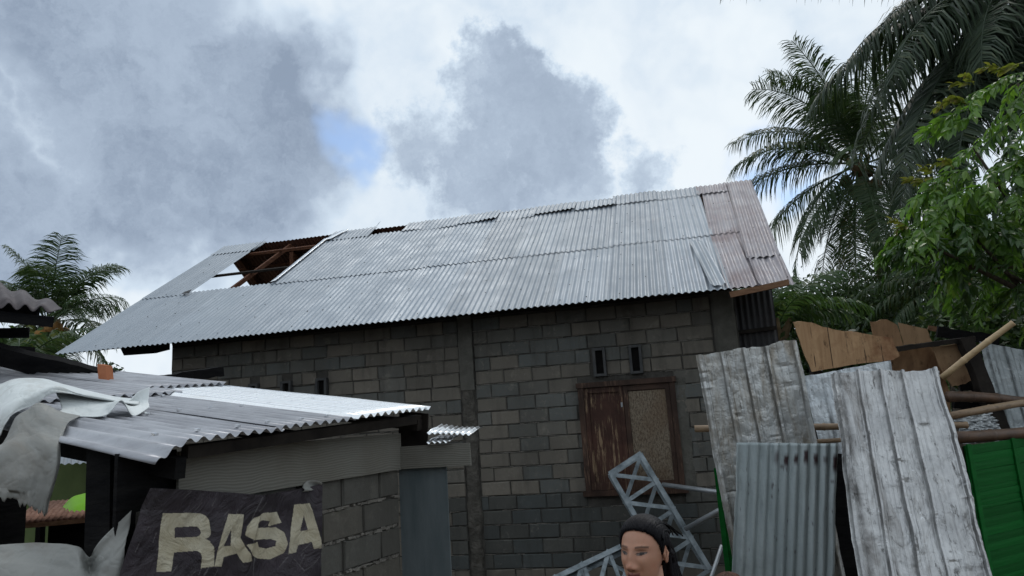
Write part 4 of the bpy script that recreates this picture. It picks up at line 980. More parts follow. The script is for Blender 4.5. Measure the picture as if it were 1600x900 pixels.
def patch(tl, tr_, ml_, mr_, ground=True):         # corners from four surveyed points; lower edge carried down to the ground
    tl, tr_, ml_, mr_ = map(np.asarray, (tl, tr_, ml_, mr_))
    if ground:
        bl = tl + (ml_ - tl) * (tl[2] - GZ) / (tl[2] - ml_[2]); br = tr_ + (mr_ - tr_) * (tr_[2] - GZ) / (tr_[2] - mr_[2])
    else: bl, br = ml_, mr_
    return tl, tr_, bl, br
def leaning(name, label, corners, prof, mat, nu, nv, seed, crumple=.012, top_rag=.02, edge_bend=0.0, cat='metal sheet', smooth=False):
    tl, tr_, bl, br = corners; q = VN(seed + 500); nr = unit(np.cross(tr_ - tl, bl - tl)); nr = nr if nr[1] < 0 else -nr
    u, v = uv(nu, nv); U, V = u[:, None], v[:, None]
    p = (tl * (1 - U) + tr_ * U) * (1 - V) + (bl * (1 - U) + br * U) * V
    c_ = vna(q, u * 4, v * 11, 4) + .9 * (np.abs(vna(q, u * 5 + 9, v * 12 + 4, 4)) - .2) * (.3 + np.abs(vna(q, u * 2 + 3, v * 3 + 8, 2)) * 3.0)
    pr = np.array([prof(k) for k in np.linspace(0, 1, nu + 1)]); h = np.tile(pr, nv + 1) * (1 + .5 * vna(q, u * 6, v * 9, 2)) + crumple * 2 * c_ + .02 * np.sin(v * 2.2)
    if mat in ('sheet_silver', 'sheet_muddy', 'sheet_pale'):
        dr_ = random.Random(seed + 77)
        for _ in range(26):
            u0, v0 = dr_.random(), dr_.uniform(.0, .75); su_, sv_ = dr_.uniform(.02, .11), dr_.uniform(.003, .012); sk_ = dr_.uniform(-2.5, 2.5)
            dd = np.sqrt(((u - u0 + sk_ * (v - v0)) / su_) ** 2 + ((v - v0) / sv_) ** 2); h = h + dr_.choice((-1, -1, 1)) * dr_.uniform(.004, .012) * np.clip(1 - dd, 0, 1)
    if edge_bend: h = h - edge_bend * (np.maximum(0, 1 - u / .05) + np.maximum(0, (u - .95) / .05))
    p = p + nr * h[:, None] + unit(bl - tl) * (np.where(v < .001, top_rag * vna(q, u * 6, v * 0 + 1.7, 3), 0))[:, None]
    p = p + unit(tr_ - tl) * (.014 * vna(q, np.where(u < .5, .5, 8.5), v * 9, 3) * (np.abs(u - .5) * 2) ** 6)[:, None]
    o = obj(name, p, gfaces(nu, nv), mat, None, smooth, (0, 0, 0), .0025)
    if mat.startswith('sheet'):                        # shadow lines painted beside the ribs, thin dark lines, dirt on one edge
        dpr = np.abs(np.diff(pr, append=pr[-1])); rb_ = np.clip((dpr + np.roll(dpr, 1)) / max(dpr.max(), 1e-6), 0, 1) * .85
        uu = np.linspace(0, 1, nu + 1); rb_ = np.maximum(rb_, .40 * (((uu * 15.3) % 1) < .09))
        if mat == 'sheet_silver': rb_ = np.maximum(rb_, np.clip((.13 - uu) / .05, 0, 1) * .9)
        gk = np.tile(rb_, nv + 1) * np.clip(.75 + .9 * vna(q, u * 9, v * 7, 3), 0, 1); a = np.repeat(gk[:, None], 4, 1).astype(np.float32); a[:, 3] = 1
        o.data.color_attributes.new('rib_shade_dirt', 'FLOAT_COLOR', 'POINT').data.foreach_set('color', a.ravel())
    if mat == 'corrugated_green_grey':                 # rust drips below the old nail line
        ca = o.data.color_attributes.new('rust', 'FLOAT_COLOR', 'POINT'); w_ = np.cos(2 * np.pi * u * 10.2)
        top_ = .035 + .03 * vna(q, np.floor(u * 10.2 + .5) * 3.7, v * 0 + 2, 2); L_ = .055 + .05 * vna(q, np.floor(u * 10.2 + .5) * 5.1, v * 0 + 6, 2)
        r_k = np.clip((w_ + .05 + .5 * vna(q, u * 40, v * 60, 2)) * 1.6, 0, 1) * np.clip((v - top_) * 80, 0, 1) * np.clip((top_ + L_ - v) * 45, 0, 1) * np.clip((u - .34) * 12, 0, 1)
        r_k = np.maximum(r_k, .6 * (vna(q, u * 30 + 3, v * 70, 2) > .52)); a = np.repeat(r_k[:, None], 4, 1).astype(np.float32); a[:, 3] = 1; ca.data.foreach_set('color', a.ravel())
    return tag(o, label, cat)
def ribs(pos, w_, h):
    def f(u):
        for p in pos:
            d = abs(u - p)
            if d < w_: return h
            if d < w_ * 1.45: return h * (1 - (d - w_) / (w_ * .45))
        e = (u * 14) % 1
        return .0025 if e < .12 else 0.0
    return f
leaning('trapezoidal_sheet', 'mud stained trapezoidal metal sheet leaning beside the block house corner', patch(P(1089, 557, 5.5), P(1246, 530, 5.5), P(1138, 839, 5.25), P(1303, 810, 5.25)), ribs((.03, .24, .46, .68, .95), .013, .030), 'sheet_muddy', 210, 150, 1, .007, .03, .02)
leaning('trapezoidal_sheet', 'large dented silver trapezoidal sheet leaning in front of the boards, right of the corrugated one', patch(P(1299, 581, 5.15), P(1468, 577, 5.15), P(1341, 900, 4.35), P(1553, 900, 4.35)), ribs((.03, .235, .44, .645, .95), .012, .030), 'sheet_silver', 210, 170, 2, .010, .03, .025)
leaning('corrugated_sheet', 'short greenish grey corrugated sheet with dark rust drips, standing before the muddy sheet', patch(P(1152, 691, 5.02), P(1309, 693, 5.02), P(1141, 893, 4.85), P(1302, 901, 4.85)), lambda u: .011 * math.cos(2 * math.pi * u * 10.2), 'corrugated_green_grey', 168, 90, 3, .0012, .006, smooth=True)
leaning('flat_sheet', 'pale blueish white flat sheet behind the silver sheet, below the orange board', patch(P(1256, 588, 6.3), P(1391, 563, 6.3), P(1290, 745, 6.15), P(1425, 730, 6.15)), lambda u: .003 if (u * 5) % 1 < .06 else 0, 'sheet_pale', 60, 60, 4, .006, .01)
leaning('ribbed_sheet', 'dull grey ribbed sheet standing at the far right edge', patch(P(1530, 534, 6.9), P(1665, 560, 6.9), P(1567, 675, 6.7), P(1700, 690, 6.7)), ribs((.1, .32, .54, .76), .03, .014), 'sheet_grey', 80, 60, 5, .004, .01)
leaning('crumpled_foil', 'crumpled silver foil wedged between the two bamboo rails at right', (P(1492, 652, 6.15), P(1548, 645, 6.25), P(1500, 694, 6.1), P(1566, 690, 6.15)), lambda u: 0, 'foil', 50, 40, 6, .022, .02, cat='foil')

def board(label, pts, dep, mat, thick=.012, name='plywood_board', tilt=0.0, yref=None):
    pp = []
    for x, y in pts: pp.append(P(x, y, dep + (tilt * (y - (yref or pts[0][1])) / 100)))
    m = MB(); m.poly(pp, RM[:, 2] * thick); return tag(m.build(name, mat), label, 'board')
def ragged_pts(pts, seed, amp=1.2, sub=5):
    q = random.Random(seed); out = []
    for i in range(len(pts)):
        a, b = pts[i], pts[(i + 1) % len(pts)]
        for k in range(sub): f = k / sub; out.append((a[0] + (b[0] - a[0]) * f + (q.uniform(-amp, amp) if k else 0), a[1] + (b[1] - a[1]) * f + (q.uniform(-amp, amp) if k else 0)))
    return out
board('orange brown weathered board with a wavy top edge, above the pale sheet', ragged_pts([(1240, 503), (1252, 502), (1268, 504), (1286, 511), (1310, 516), (1340, 519), (1370, 525), (1394, 528), (1399, 540), (1406, 556), (1396, 562), (1330, 570), (1269, 581), (1255, 548)], 1, .8, 3), 6.4, 'ply_orange', .016, tilt=-.1)
board('broken brown board left of the two pieces standing highest', ragged_pts([(1360, 503), (1386, 499), (1402, 508), (1408, 528), (1412, 542), (1376, 556), (1366, 530)], 2, 1.0, 3), 6.75, 'ply_brown')
board('tan board right of the two pieces standing highest', ragged_pts([(1404, 504), (1448, 514), (1457, 534), (1413, 541), (1408, 522)], 3, .8, 3), 6.78, 'ply_tan')
board('brown board under the dark rail, behind the silver sheet', ragged_pts([(1392, 562), (1402, 546), (1456, 540), (1470, 570), (1484, 612), (1486, 700), (1400, 700), (1396, 600)], 4, .8, 3), 6.9, 'ply_brown')
board('tan torn board behind the split bamboo pole', ragged_pts([(1456, 542), (1502, 535), (1514, 560), (1526, 590), (1508, 600), (1488, 604), (1472, 580)], 5, 1.2, 4), 6.72, 'ply_tan')
timber('timber_rail', (P(1402, 545, 6.55), P(1522, 529, 6.7)), .045, .04, 'timber_dark', 'dark timber rail above the tan torn board', 'rail', seed=5)
tp = timber('timber_post', (P(1506, 528, 6.65), P(1582, 720, 6.35)), .12, .10, 'timber_dark', 'dark leaning post beside the grey ribbed sheet', 'post', seed=6)
timber('charred_plank', (P(1464, 518, 7.2), P(1560, 532, 7.0)), .10, .08, 'timber_char', 'charred plank across the top of the leaning post', 'plank', seed=7)
timber('charred_plank', (P(1450, 512, 7.4), P(1536, 528, 7.2)), .05, .05, 'timber_brown', 'thin reddish plank just behind the charred plank', 'plank', seed=8)
timber('timber_post', (P(1385, 520, 7.0), P(1395, 760, 6.9)), .10, .08, 'timber_dark', 'timber post behind the brown boards', 'post', seed=9)
timber('timber_post', (P(1270, 520, 6.55), P(1290, 800, 6.5)), .08, .08, 'timber_dark', 'timber post behind the orange brown board', 'post', seed=10)
for i, (a0, b0, w_) in enumerate((((1498, 600), (1560, 585), .16), ((1500, 560), (1545, 640), .10), ((1490, 626), (1600, 640), .14))):
    timber('charred_scrap', (P(*a0, 7.1), P(*b0, 7.0)), w_, .06, 'timber_char', ('charred scrap on top of the heap behind the torn board', 'charred scrap slanting down beside the leaning post', 'charred scrap low behind the upper bamboo rail')[i], 'scrap', seed=20 + i)

# ------------------------------------------------------------------ unseen house added behind the camera to block sky light
oh = thing('sky_blocker_house', 'unseen plain house added behind the camera to block sky light', 'house', (0, -5.6, GZ))
m = MB(); m.box((0, -5.6, 1.6), (9.5, 0, 0), (0, .08, 0), (0, 0, 1.66)); m.box((0, -11.4, 1.6), (9.5, 0, 0), (0, .08, 0), (0, 0, 1.66)); m.box((-9.42, -8.5, 1.6), (.08, 0, 0), (0, 2.8, 0), (0, 0, 1.66)); m.box((9.42, -8.5, 1.6), (.08, 0, 0), (0, 2.8, 0), (0, 0, 1.66)); m.build('wall', 'plaster', oh)
for sg in (-1, 1):
    corr((-10, -8.5, 5.35), (1, 0, 0), (0, sg * .85, -.53), (0, sg * .53, .85), 20.0, 4.4, 'zinc_mid', oh, pitch=.2, amp=.014, nl=3, seed=600 + sg)
for xx in (-5, 4.2):
    m = MB(); m.box((xx, -5.50, 1.7), (.55, 0, 0), (0, .03, 0), (0, 0, .6)); m.build('window', 'void_black', oh); 
m = MB(); m.box((-.6, -5.50, 1.0), (.45, 0, 0), (0, .03, 0), (0, 0, 1.05)); m.build('door', 'window_wood', oh)

# ------------------------------------------------------------------ people
def build_person(label, head_at, yaw, scale, hairmat, skin, cloth_top, cloth_leg, long_hair=True, tilt=0.0):
    head_at = np.asarray(head_at, float); fwd = V3(-math.sin(yaw), -math.cos(yaw), 0); rt = V3(-math.cos(yaw), math.sin(yaw), 0)   # rt: the person's own... right-handed side axis
    upv = V3(0, 0, 1)
    t = thing('person', label, 'person', (head_at[0], head_at[1], GZ))
    def L(x, y, z): return head_at + (rt * x + fwd * y + upv * z) * scale
    nlat, nlon = 130, 170
    def ell(d, c, r):
        c = np.array(c); r = np.array(r); o = -c / r; dd = d / r
        A = dd @ dd; B = o @ dd; Cc = o @ o - 1; disc = B * B - A * Cc
        return (-B + math.sqrt(disc)) / A if disc > 0 else 0
    def G(x, s): return math.exp(-(x / s) ** 2)
    def head(d):
        r1 = ell(d, (0, -.014, .016), (.073, .091, .080)); r2 = ell(d, (0, .022, -.052), (.056, .066, .070)); r3 = ell(d, (0, .012, -.015), (.066, .078, .075))
        k = 60.0; r = math.log(math.exp(k * r1 * 10) / 3 + math.exp(k * r2 * 10) / 3 + math.exp(k * r3 * 10) / 3) / (k * 10) if False else max(r1, r2, r3)
        m_ = max(r1, r2, r3); r = m_ + .004 * math.log(sum(math.exp((q - m_) / .004) for q in (r1, r2, r3)))
        return d * r
    def face(p):
        x, y, z = p
        if y > .02:
            ax = abs(x); dy = 0
            dy += .010 * G(x, .010) * G(z + .012, .022)                        # nose bridge
            dy += .021 * G(x, .0125) * G(z + .040, .015)                       # tip
            dy += .011 * G(ax - .0155, .0075) * G(z + .045, .009)                # wings
            dy -= .011 * G(ax - .031, .016) * G(z - .001, .012)                # eye sockets
            dy += .0065 * G(ax - .031, .011) * G(z + .001, .0075)              # lids and eyeballs
            dy -= .0018 * G(ax - .031, .014) * G(z - .0075, .0022)             # lid crease
            dy += .004 * G(ax - .030, .022) * G(z - .020, .008)                # brow
            dy += .005 * G(ax - .042, .020) * G(z + .030, .020)                # cheeks
            dy -= .004 * G(ax - .026, .010) * G(z + .058, .016)
            dy += .0085 * G(x, .020) * G(z + .0665, .0060) + .0085 * G(x, .018) * G(z + .0785, .0060)   # lips
            dy -= .0060 * G(x, .021) * G(z + .0722, .0022)
            dy -= .003 * G(x, .006) * G(z + .057, .006)
            dy += .007 * G(x, .020) * G(z + .106, .014)                        # chin
            y += dy
        return (x, y, z)
    verts, tone, faces = [], [], []
    sk = np.array(skin)
    for j in range(nlat + 1):
        th = math.pi * j / nlat
        for i in range(nlon):
            ph = 2 * math.pi * i / nlon
            d = V3(math.sin(th) * math.sin(ph), math.sin(th) * math.cos(ph), math.cos(th))
            p = face(head(d)); x, y, z = p; c = sk.copy(); ax = abs(x)
            if y > .02:
                c = c * (1 + .10 * G(ax - .042, .02) * G(z + .035, .02)) * (1 - .35 * G(ax - .031, .018) * G(z - .006, .010)) * (1 - .25 * G(x, .016) * G(z + .056, .006)); c = c * np.array([1 + .06 * G(x, .02) * G(z + .042, .015), 1, 1])
                lip = max(G(x, .0225) ** .5 * (1 if (-.0845 < z < -.0605 and ax < .0235 - .10 * abs(z + .072)) else 0), 0)
                if lip: c = np.array([.25, .085, .075]) * (1.0 if z < -.0722 else .8)
                if abs(z + .0722) < .0018 and ax < .024: c = np.array([.05, .015, .015])
                b = abs(z - (.0175 + .004 * math.cos((ax - .031) / .02 * 1.4))) 
                if b < .0036 and .013 < ax < .052: c = c * (.30 + .35 * (b / .0036) ** 2)
                ez = z + .001 - .002 * (ax - .031) / .015
                if .017 < ax < .046 and abs(ez) < .0038 * math.sqrt(max(0, 1 - ((ax - .0315) / .0148) ** 2)):
                    c = np.array([.13, .105, .095])
                    if abs(ax - .0315 - .001) < .0068: c = np.array([.012, .008, .007])
                elif .016 < ax < .048 and 0 < ez - .0038 * math.sqrt(max(0, 1 - ((ax - .0315) / .0158) ** 2)) < .0024: c = c * .15  # upper-lid shadow painted as a dark line in the skin tone
                if .006 < ax < .014 and -.052 < z < -.047: c = c * .35
            verts.append(L(*p)); tone.append((*c, 1))
    for j in range(nlat):
        for i in range(nlon):
            a = j * nlon + i; b = j * nlon + (i + 1) % nlon; faces.append((a, a + nlon, b + nlon, b))
    mb = MB(); mb.v = [tuple(v) for v in verts]; mb.f = faces
    for sd in (-1, 1):                                                          # ears: curled rim and lobe
        ring = []
        for k in range(16):
            a = 2 * math.pi * k / 16; ring.append(L(sd * (.0700 + .006 * (math.cos(a) < .3)), -.018 - .013 * math.sin(a) * (1.05 if math.cos(a) > -.3 else .6) , -.012 + .027 * math.cos(a)))
        mb.tube(ring + [ring[0]], .0048 * scale, 6, False)
        mb.grid(6, 6, lambda u, v: L(sd * (.0690 + .005 * u), -.007 - .022 * u, -.034 + .044 * v))
    mb.tube([L(0, -.02, -.06), L(0, -.03, -.12), L(0, -.035, -.20)], [.050 * scale, .049 * scale, .058 * scale], 18)
    # arms, hands and legs as skinned chains
    S = lambda x, y, z: L(x, y, z)
    floor_z = (GZ - head_at[2]) / scale
    def chain(pts, rads): mb.tube(pts, [q * scale for q in rads], 12)
    H = -floor_z
    for sd in (-1, 1):
        chain([S(sd * .17, -.04, -.29), S(sd * .21, -.05, -.42), S(sd * .235, -.04, -.56), S(sd * .24, .0, -.68), S(sd * .235, .04, -.79)], [.048, .045, .038, .036, .026])
        chain([S(sd * .235, .04, -.79), S(sd * .232, .055, -.83), S(sd * .230, .065, -.875)], [.026, .036, .034])
        for k in range(4): chain([S(sd * (.232), .042 + .016 * k, -.87), S(sd * (.228), .046 + .016 * k, -.91), S(sd * .214, .048 + .016 * k, -.94 + .006 * abs(k - 1.5))], [.0095, .009, .0075])
        chain([S(sd * .222, .085, -.825), S(sd * .212, .104, -.855), S(sd * .205, .106, -.885)], [.012, .010, .008])
        chain([S(sd * .09, -.03, -.80), S(sd * .095, -.02, -1.05), S(sd * .10, -.025, -H + .42), S(sd * .10, -.04, -H + .09)], [.085, .070, .052, .036])
        chain([S(sd * .10, -.075, -H + .035), S(sd * .10, .0, -H + .05), S(sd * .11, .10, -H + .025), S(sd * .112, .15, -H + .018)], [.032, .04, .034, .016])
    body = mb.build('body', 'skin', t, True)
    ca = body.data.color_attributes.new('tone', 'FLOAT_COLOR', 'POINT')
    arr = np.tile(np.array([*skin, 1.0], np.float32), (len(mb.v), 1)); arr[:len(tone)] = np.array(tone, np.float32); ca.data.foreach_set('color', arr.ravel())
    # shirt and trousers
    def loft(rows, n=28):
        m = MB(); v = []
        for (cx, cy, z, rx, ry) in rows:
            for k in range(n): a = 2 * math.pi * k / n; v.append(L(cx + rx * math.cos(a) * (1 + .02 * vn(k * .7, z * 20)), cy + ry * math.sin(a), z))
        f = [(i * n + k, i * n + (k + 1) % n, (i + 1) * n + (k + 1) % n, (i + 1) * n + k) for i in range(len(rows) - 1) for k in range(n)]
        return m.add(v, f)
    m = loft([(0, -.03, -.170, .064, .062), (0, -.035, -.195, .10, .075), (0, -.04, -.225, .165, .095), (0, -.04, -.28, .195, .11), (0, -.03, -.40, .175, .125), (0, -.03, -.55, .16, .115), (0, -.03, -.70, .175, .12), (0, -.03, -.84, .185, .125)])
    for sd in (-1, 1): m.tube([S(sd * .15, -.04, -.245), S(sd * .195, -.045, -.33), S(sd * .222, -.045, -.46)], [.062 * scale, .066 * scale, .060 * scale], 14, False)
    m.build('shirt', cloth_top, t, True, .004)
    m = loft([(0, -.03, -.74, .160, .105), (0, -.03, -.86, .172, .118), (0, -.03, -.94, .168, .112)])
    for sd in (-1, 1): m.tube([S(sd * .085, -.03, -.90), S(sd * .095, -.025, -1.1), S(sd * .10, -.03, -H + .40), S(sd * .10, -.035, -H + .10)], [.095 * scale, .085 * scale, .068 * scale, .06 * scale], 16, False)
    m.build('trousers', cloth_leg, t, True, .004)
    # hair pulled back from the forehead
    hv, hf, idx = [], [], {}
    q = VN(321); nlat, nlon = 90, 120; m = MB()
    HYs = [-.11, -.037, -.031, -.004, .001, .016, .034, .052, .068, .082]; HZs = [-.085, -.085, .012, .012, -.022, .016, .052, .069, .078, .083]
    def hline(y): return float(np.interp(y, HYs, HZs))
    def hair_on(x, y, z): return z > hline(y) + .004 * q.fb(x * 90, y * 90, 2)
    keep = {}
    for j in range(nlat + 1):
        th = math.pi * j / nlat
        for i in range(nlon):
            ph = 2 * math.pi * i / nlon; d = V3(math.sin(th) * math.sin(ph), math.sin(th) * math.cos(ph), math.cos(th)); p = head(d)
            if hair_on(*p):
                dist = min(1, max(0, (p[2] - hline(p[1])) / .035))
                g = 1 + (.0008 + .0095 * dist) / np.linalg.norm(p) + (.004 * math.sin(i * 1.9 + 2 * q(j * .3, i * .2)) + .006 * q.fb(i * .35, j * .06)) / np.linalg.norm(p) * .7
                keep[(j, i)] = len(m.v); m.v.append(tuple(L(*(p * g))))
    for j in range(nlat):
        for i in range(nlon):
            ks = [(j, i), (j + 1, i), (j + 1, (i + 1) % nlon), (j, (i + 1) % nlon)]
            if all(k in keep for k in ks): m.f.append(tuple(keep[k] for k in ks))
    hr = random.Random(9)
    if long_hair:
        for k in range(210):                                                    # combed-back locks over the crown
            def onhead(d_, off): p_ = head(unit(d_)); return p_ * (1 + off / np.linalg.norm(p_))
            ph = hr.uniform(-1.45, 1.45); tt = -.3; pz = V3(0, 0, 0)
            while tt < 2.2:
                pz = head(unit(V3(math.sin(ph), math.cos(ph), tt)))
                if pz[2] > hline(pz[1]): break
                tt += .03
            x0 = pz[0]; d0_ = pz + V3(0, 0, hr.uniform(-.003, .006)); d1_ = V3(x0 * 1.05, -.01, max(.02, .11 - .6 * abs(x0) - .2 * max(0, .05 - pz[2]))); d2_ = V3(x0 * .75, -.09, .05 - .3 * max(0, .07 - pz[2]))
            pts = [L(*onhead(cr([d0_, d1_, d2_], f / 11), .0035 + .0120 * math.sin(min(1, f / 5) * 1.57) + hr.uniform(-.001, .001))) for f in range(12)]
            m.tube(pts, [.0008 * scale] + [.0026 * scale] * 9 + [.002 * scale, .001 * scale], 4)
        for k in range(110):                                                     # gathered strands falling behind the ear and down the back
            a = hr.uniform(-1, 1); sd = hr.uniform(-1, 1)
            p0 = V3(.055 * sd, -.055 - .035 * hr.random(), .03 - .06 * abs(a)); p1 = V3(.040 * sd + .01, -.125 - .05 * hr.random(), -.04); p2 = V3(.055 * sd + .02, -.135 - .07 * hr.random(), -.14); p3 = V3(.08 * sd + .02, -.125 - .09 * hr.random(), -.28 - .10 * hr.random())
            pts = [L(*cr([p0, p1, p2, p3], f / 9)) for f in range(10)]; m.tube(pts, [.009 * scale] * 3 + [.010 * scale] * 4 + [.007 * scale, .005 * scale, .002 * scale], 5)
        for k in range(24):                                                     # fine flyaway hairs
            ph = hr.uniform(-1.3, 1.3); s0 = V3(.06 * math.sin(ph), -.03 + .03 * math.cos(ph), .09); s1 = V3(.075 * math.sin(ph), -.07, .105 - .03 * abs(ph)); s2 = V3(.085 * math.sin(ph) + hr.uniform(-.02, .02), -.125 - hr.uniform(0, .03), .05 - .03 * hr.random())
            m.tube([L(*cr([s0, s1, s2], f / 7)) for f in range(8)], .0009 * scale, 3)
    m.build('hair', hairmat, t, True, .003)
    return t
build_person('woman with black hair pulled back, glancing left, only her face in frame', P(1005, 860, 2.45) + V3(0, 0, .004), math.radians(25), 1.0, 'hair_black', (.42, .225, .150), 'cloth_maroon', 'cloth_blue')
build_person('brown haired child whose crown just shows at the bottom edge before the corrugated sheet', P(1140, 937, 2.9), math.radians(10), .95, 'hair_brown', (.34, .19, .12), 'cloth_blue', 'cloth_maroon', False)

# ------------------------------------------------------------------ vegetation
def frond_geo(L, el0, droop, ll, hang, seed, wleaf=.038, nper=78, twist=0.0, sparse=0.0):
    """One palm frond heading +X from the origin: curved rachis with leaflets on both sides."""
    q = random.Random(seed); n = 26; pts = [V3(0, 0, 0)]; ang = el0; tans = []
    for i in range(n):
        s = i / n; a = el0 - droop * (s ** 1.35)
        d = V3(math.cos(a), .10 * twist * s, math.sin(a)); d = unit(d); tans.append(d); pts.append(pts[-1] + d * L / n)
    tans.append(tans[-1])
    def at(s):
        x = s * n; i = min(int(x), n - 1); return pts[i] + (pts[i + 1] - pts[i]) * (x - i), tans[i]
    m = MB(); rad = [.030 * (1 - .88 * i / n) * (L / 4.0) + .004 for i in range(n + 1)]; m.tube(pts, rad, 5, False)
    nr_f = len(m.f)
    roll = q.uniform(-.5, .5) + twist
    for side in (-1, 1):
        for k in range(nper):
            if q.random() < sparse: continue
            s = .16 + .83 * (k + q.uniform(-.3, .3)) / nper
            p, t = at(min(.999, max(.12, s)))
            prof = min(1, (s - .08) / .16) * (1 - .62 * max(0, (s - .55) / .45) ** 1.5)
            l = ll * prof * q.uniform(.72, 1.15); side_v = V3(0, side, 0); nup = unit(np.cross(side_v, t)) * side * -1
            if nup[2] < 0: nup = -nup
            side_v = side_v * math.cos(roll * .5) + nup * math.sin(roll * .5) * side
            if vn(s * 9 + seed * 1.7, side * 3.3) > .33: continue
            fwd_k = .42 + .9 * max(0, s - .6) + q.uniform(-.22, .22)
            d0 = unit(side_v * 1.0 + t * fwd_k + nup * (.30 - .3 * hang)); g = hang * q.uniform(.45, 1.5)
            d1 = unit(d0 + V3(0, 0, -1.0) * g * .8); d2 = unit(d1 + V3(0, 0, -1.3) * g)
            a = p; b = a + d0 * l * .34; c = b + d1 * l * .34; e = c + d2 * l * .32
            wv = unit(np.cross(d0, V3(0, 0, 1)) + V3(1e-4, 0, 0)) if abs(d0[2]) < .97 else V3(1, 0, 0)
            wv = unit(t * .8 + wv * .3 + nup * q.uniform(-.5, .5)); w_ = wleaf * q.uniform(.8, 1.15) * (.55 + .45 * prof)
            m.add([a - wv * w_ * .3, a + wv * w_ * .3, b + wv * w_ * .5, b - wv * w_ * .5, c + wv * w_ * .42, c - wv * w_ * .42, e], [(0, 1, 2, 3), (3, 2, 4, 5), (5, 4, 6)])
    return m.v, m.f
def palm(label, base, top, fronds, L, ll, mat, seed, trunk_r=.16, nuts=0, nutmat='coconut', grp=None, nper=78, wleaf=.038, lean_curve=.25, hk=1.0):
    base, top = np.asarray(base, float), np.asarray(top, float); q = random.Random(seed)
    t = thing('palm_tree', label, 'palm tree', base, grp)
    pts, rad = [], []; N = 26
    for i in range(N + 1):
        f = i / N; p = base + (top - base) * f; p = p + V3((top - base)[0] * lean_curve * (f * f - f), (top - base)[1] * lean_curve * (f * f - f), 0)
        pts.append(p); rad.append(trunk_r * (1.35 - .55 * f if f > .06 else 1.8 - 5 * f) * (1 + .05 * (i % 2)))
    m = MB(); m.tube(pts, rad, 12); m.build('trunk', 'palm_trunk', t, True)
    for i, fr_ in enumerate(fronds):
        az, el_, dr = fr_[0], fr_[1], fr_[2]; Lk = fr_[3] if len(fr_) > 3 else 1.0; hg = fr_[4] if len(fr_) > 4 else .75; mt = fr_[5] if len(fr_) > 5 else mat
        v, f = frond_geo(L * Lk, math.radians(el_), math.radians(dr), ll * (.8 + .2 * Lk), hg * hk * q.uniform(.8, 1.25), seed * 100 + i, wleaf, nper, q.uniform(-.6, .6), .06 if mt != 'palm_leaf_old' else .35)
        a = math.radians(az); R2 = np.array([[math.cos(a), -math.sin(a), 0], [math.sin(a), math.cos(a), 0], [0, 0, 1]])
        vv = np.array(v) @ R2.T + top + np.array([math.cos(a), math.sin(a), 0]) * trunk_r * .4 + V3(0, 0, q.uniform(-.1, .1))
        obj('frond', vv, f, mt, t, True)
    m = MB()
    for k in range(nuts):
        a = q.uniform(0, 6.28); r_k = q.uniform(.14, .2); rn_ = q.uniform(.25, .6); c = top + V3(math.cos(a) * rn_, math.sin(a) * rn_, -q.uniform(.1, .95))
        n = MB(); prof = [(-1, .02), (-.75, .62), (-.3, .95), (.15, 1.0), (.6, .78), (.95, .25), (1.05, .02)]
        n.tube([c + V3(0, 0, z_ * r_k * 1.15) for z_, _ in prof], [max(.004, w_ * r_k) for _, w_ in prof], 9); n.build('coconut', nutmat if q.random() < .7 else 'coconut_green', t, True)
    # fibrous leaf bases
    for k in range(9):
        a = 6.28 * k / 9 + q.uniform(-.2, .2); m.tube([top + V3(0, 0, -.35), top + V3(math.cos(a) * .16, math.sin(a) * .16, -.05), top + V3(math.cos(a) * .34, math.sin(a) * .34, .25)], [.10, .085, .03], 6)
    m.build('crown_base', 'rafia', t, True); return t

# main coconut palm right of the house
LEFT = 180 - 12                                      # world azimuth that points to the left of the photo
T1 = P(1342, 258, 21)
F = []
for az, el_, dr, k, h in ((172, 14, 62, 1.0, .85), (188, 34, 78, .95, .7), (160, 58, 82, 1.02, .6), (196, 72, 78, 1.0, .55), (150, -8, 62, 1.02, .9), (205, -30, 52, .95, .9), (170, -36, 46, .92, .95), (140, -52, 34, .92, 1.0), (230, -62, 25, .85, 1.0),
                           (262, -40, 46, .85, 1.0), (285, -60, 28, .95, 1.1), (300, 30, 85, .9, .8), (330, -30, 50, .95, 1.0), (350, -52, 36, 1.0, 1.0), (10, -20, 65, 1.0, .95), (20, 20, 78, 1.0, .9), (0, 45, 92, .95, .8), (40, 60, 85, .95, .6),
                           (90, 78, 50, 1.05, .45), (110, 50, 70, .95, .7), (60, 0, 70, 1, .9), (100, -30, 55, .95, 1.0), (240, 60, 80, .8, .7), (215, 82, 45, 1.05, .4), (310, 80, 45, 1.0, .45), (130, 86, 40, 1.05, .35), (250, 15, 80, .75, .9), (178, 80, 55, 1.0, .45), (20, 80, 45, 1.0, .45)):
    F.append((az, el_, dr, k, h))
F += [(218, -74, 12, .95, 1.1, 'palm_leaf_old'), (320, -76, 10, .85, 1.1, 'palm_leaf_old')]
palm('tall coconut palm in full leaf right of the house gable', P(1412, 545, 22.5) * V3(1, 1, 0) + V3(0, 0, GZ), T1, F, 4.15, 1.3, 'palm_leaf', 1, .17, 8, 'coconut_dark', nper=118, wleaf=.036, hk=1.25)

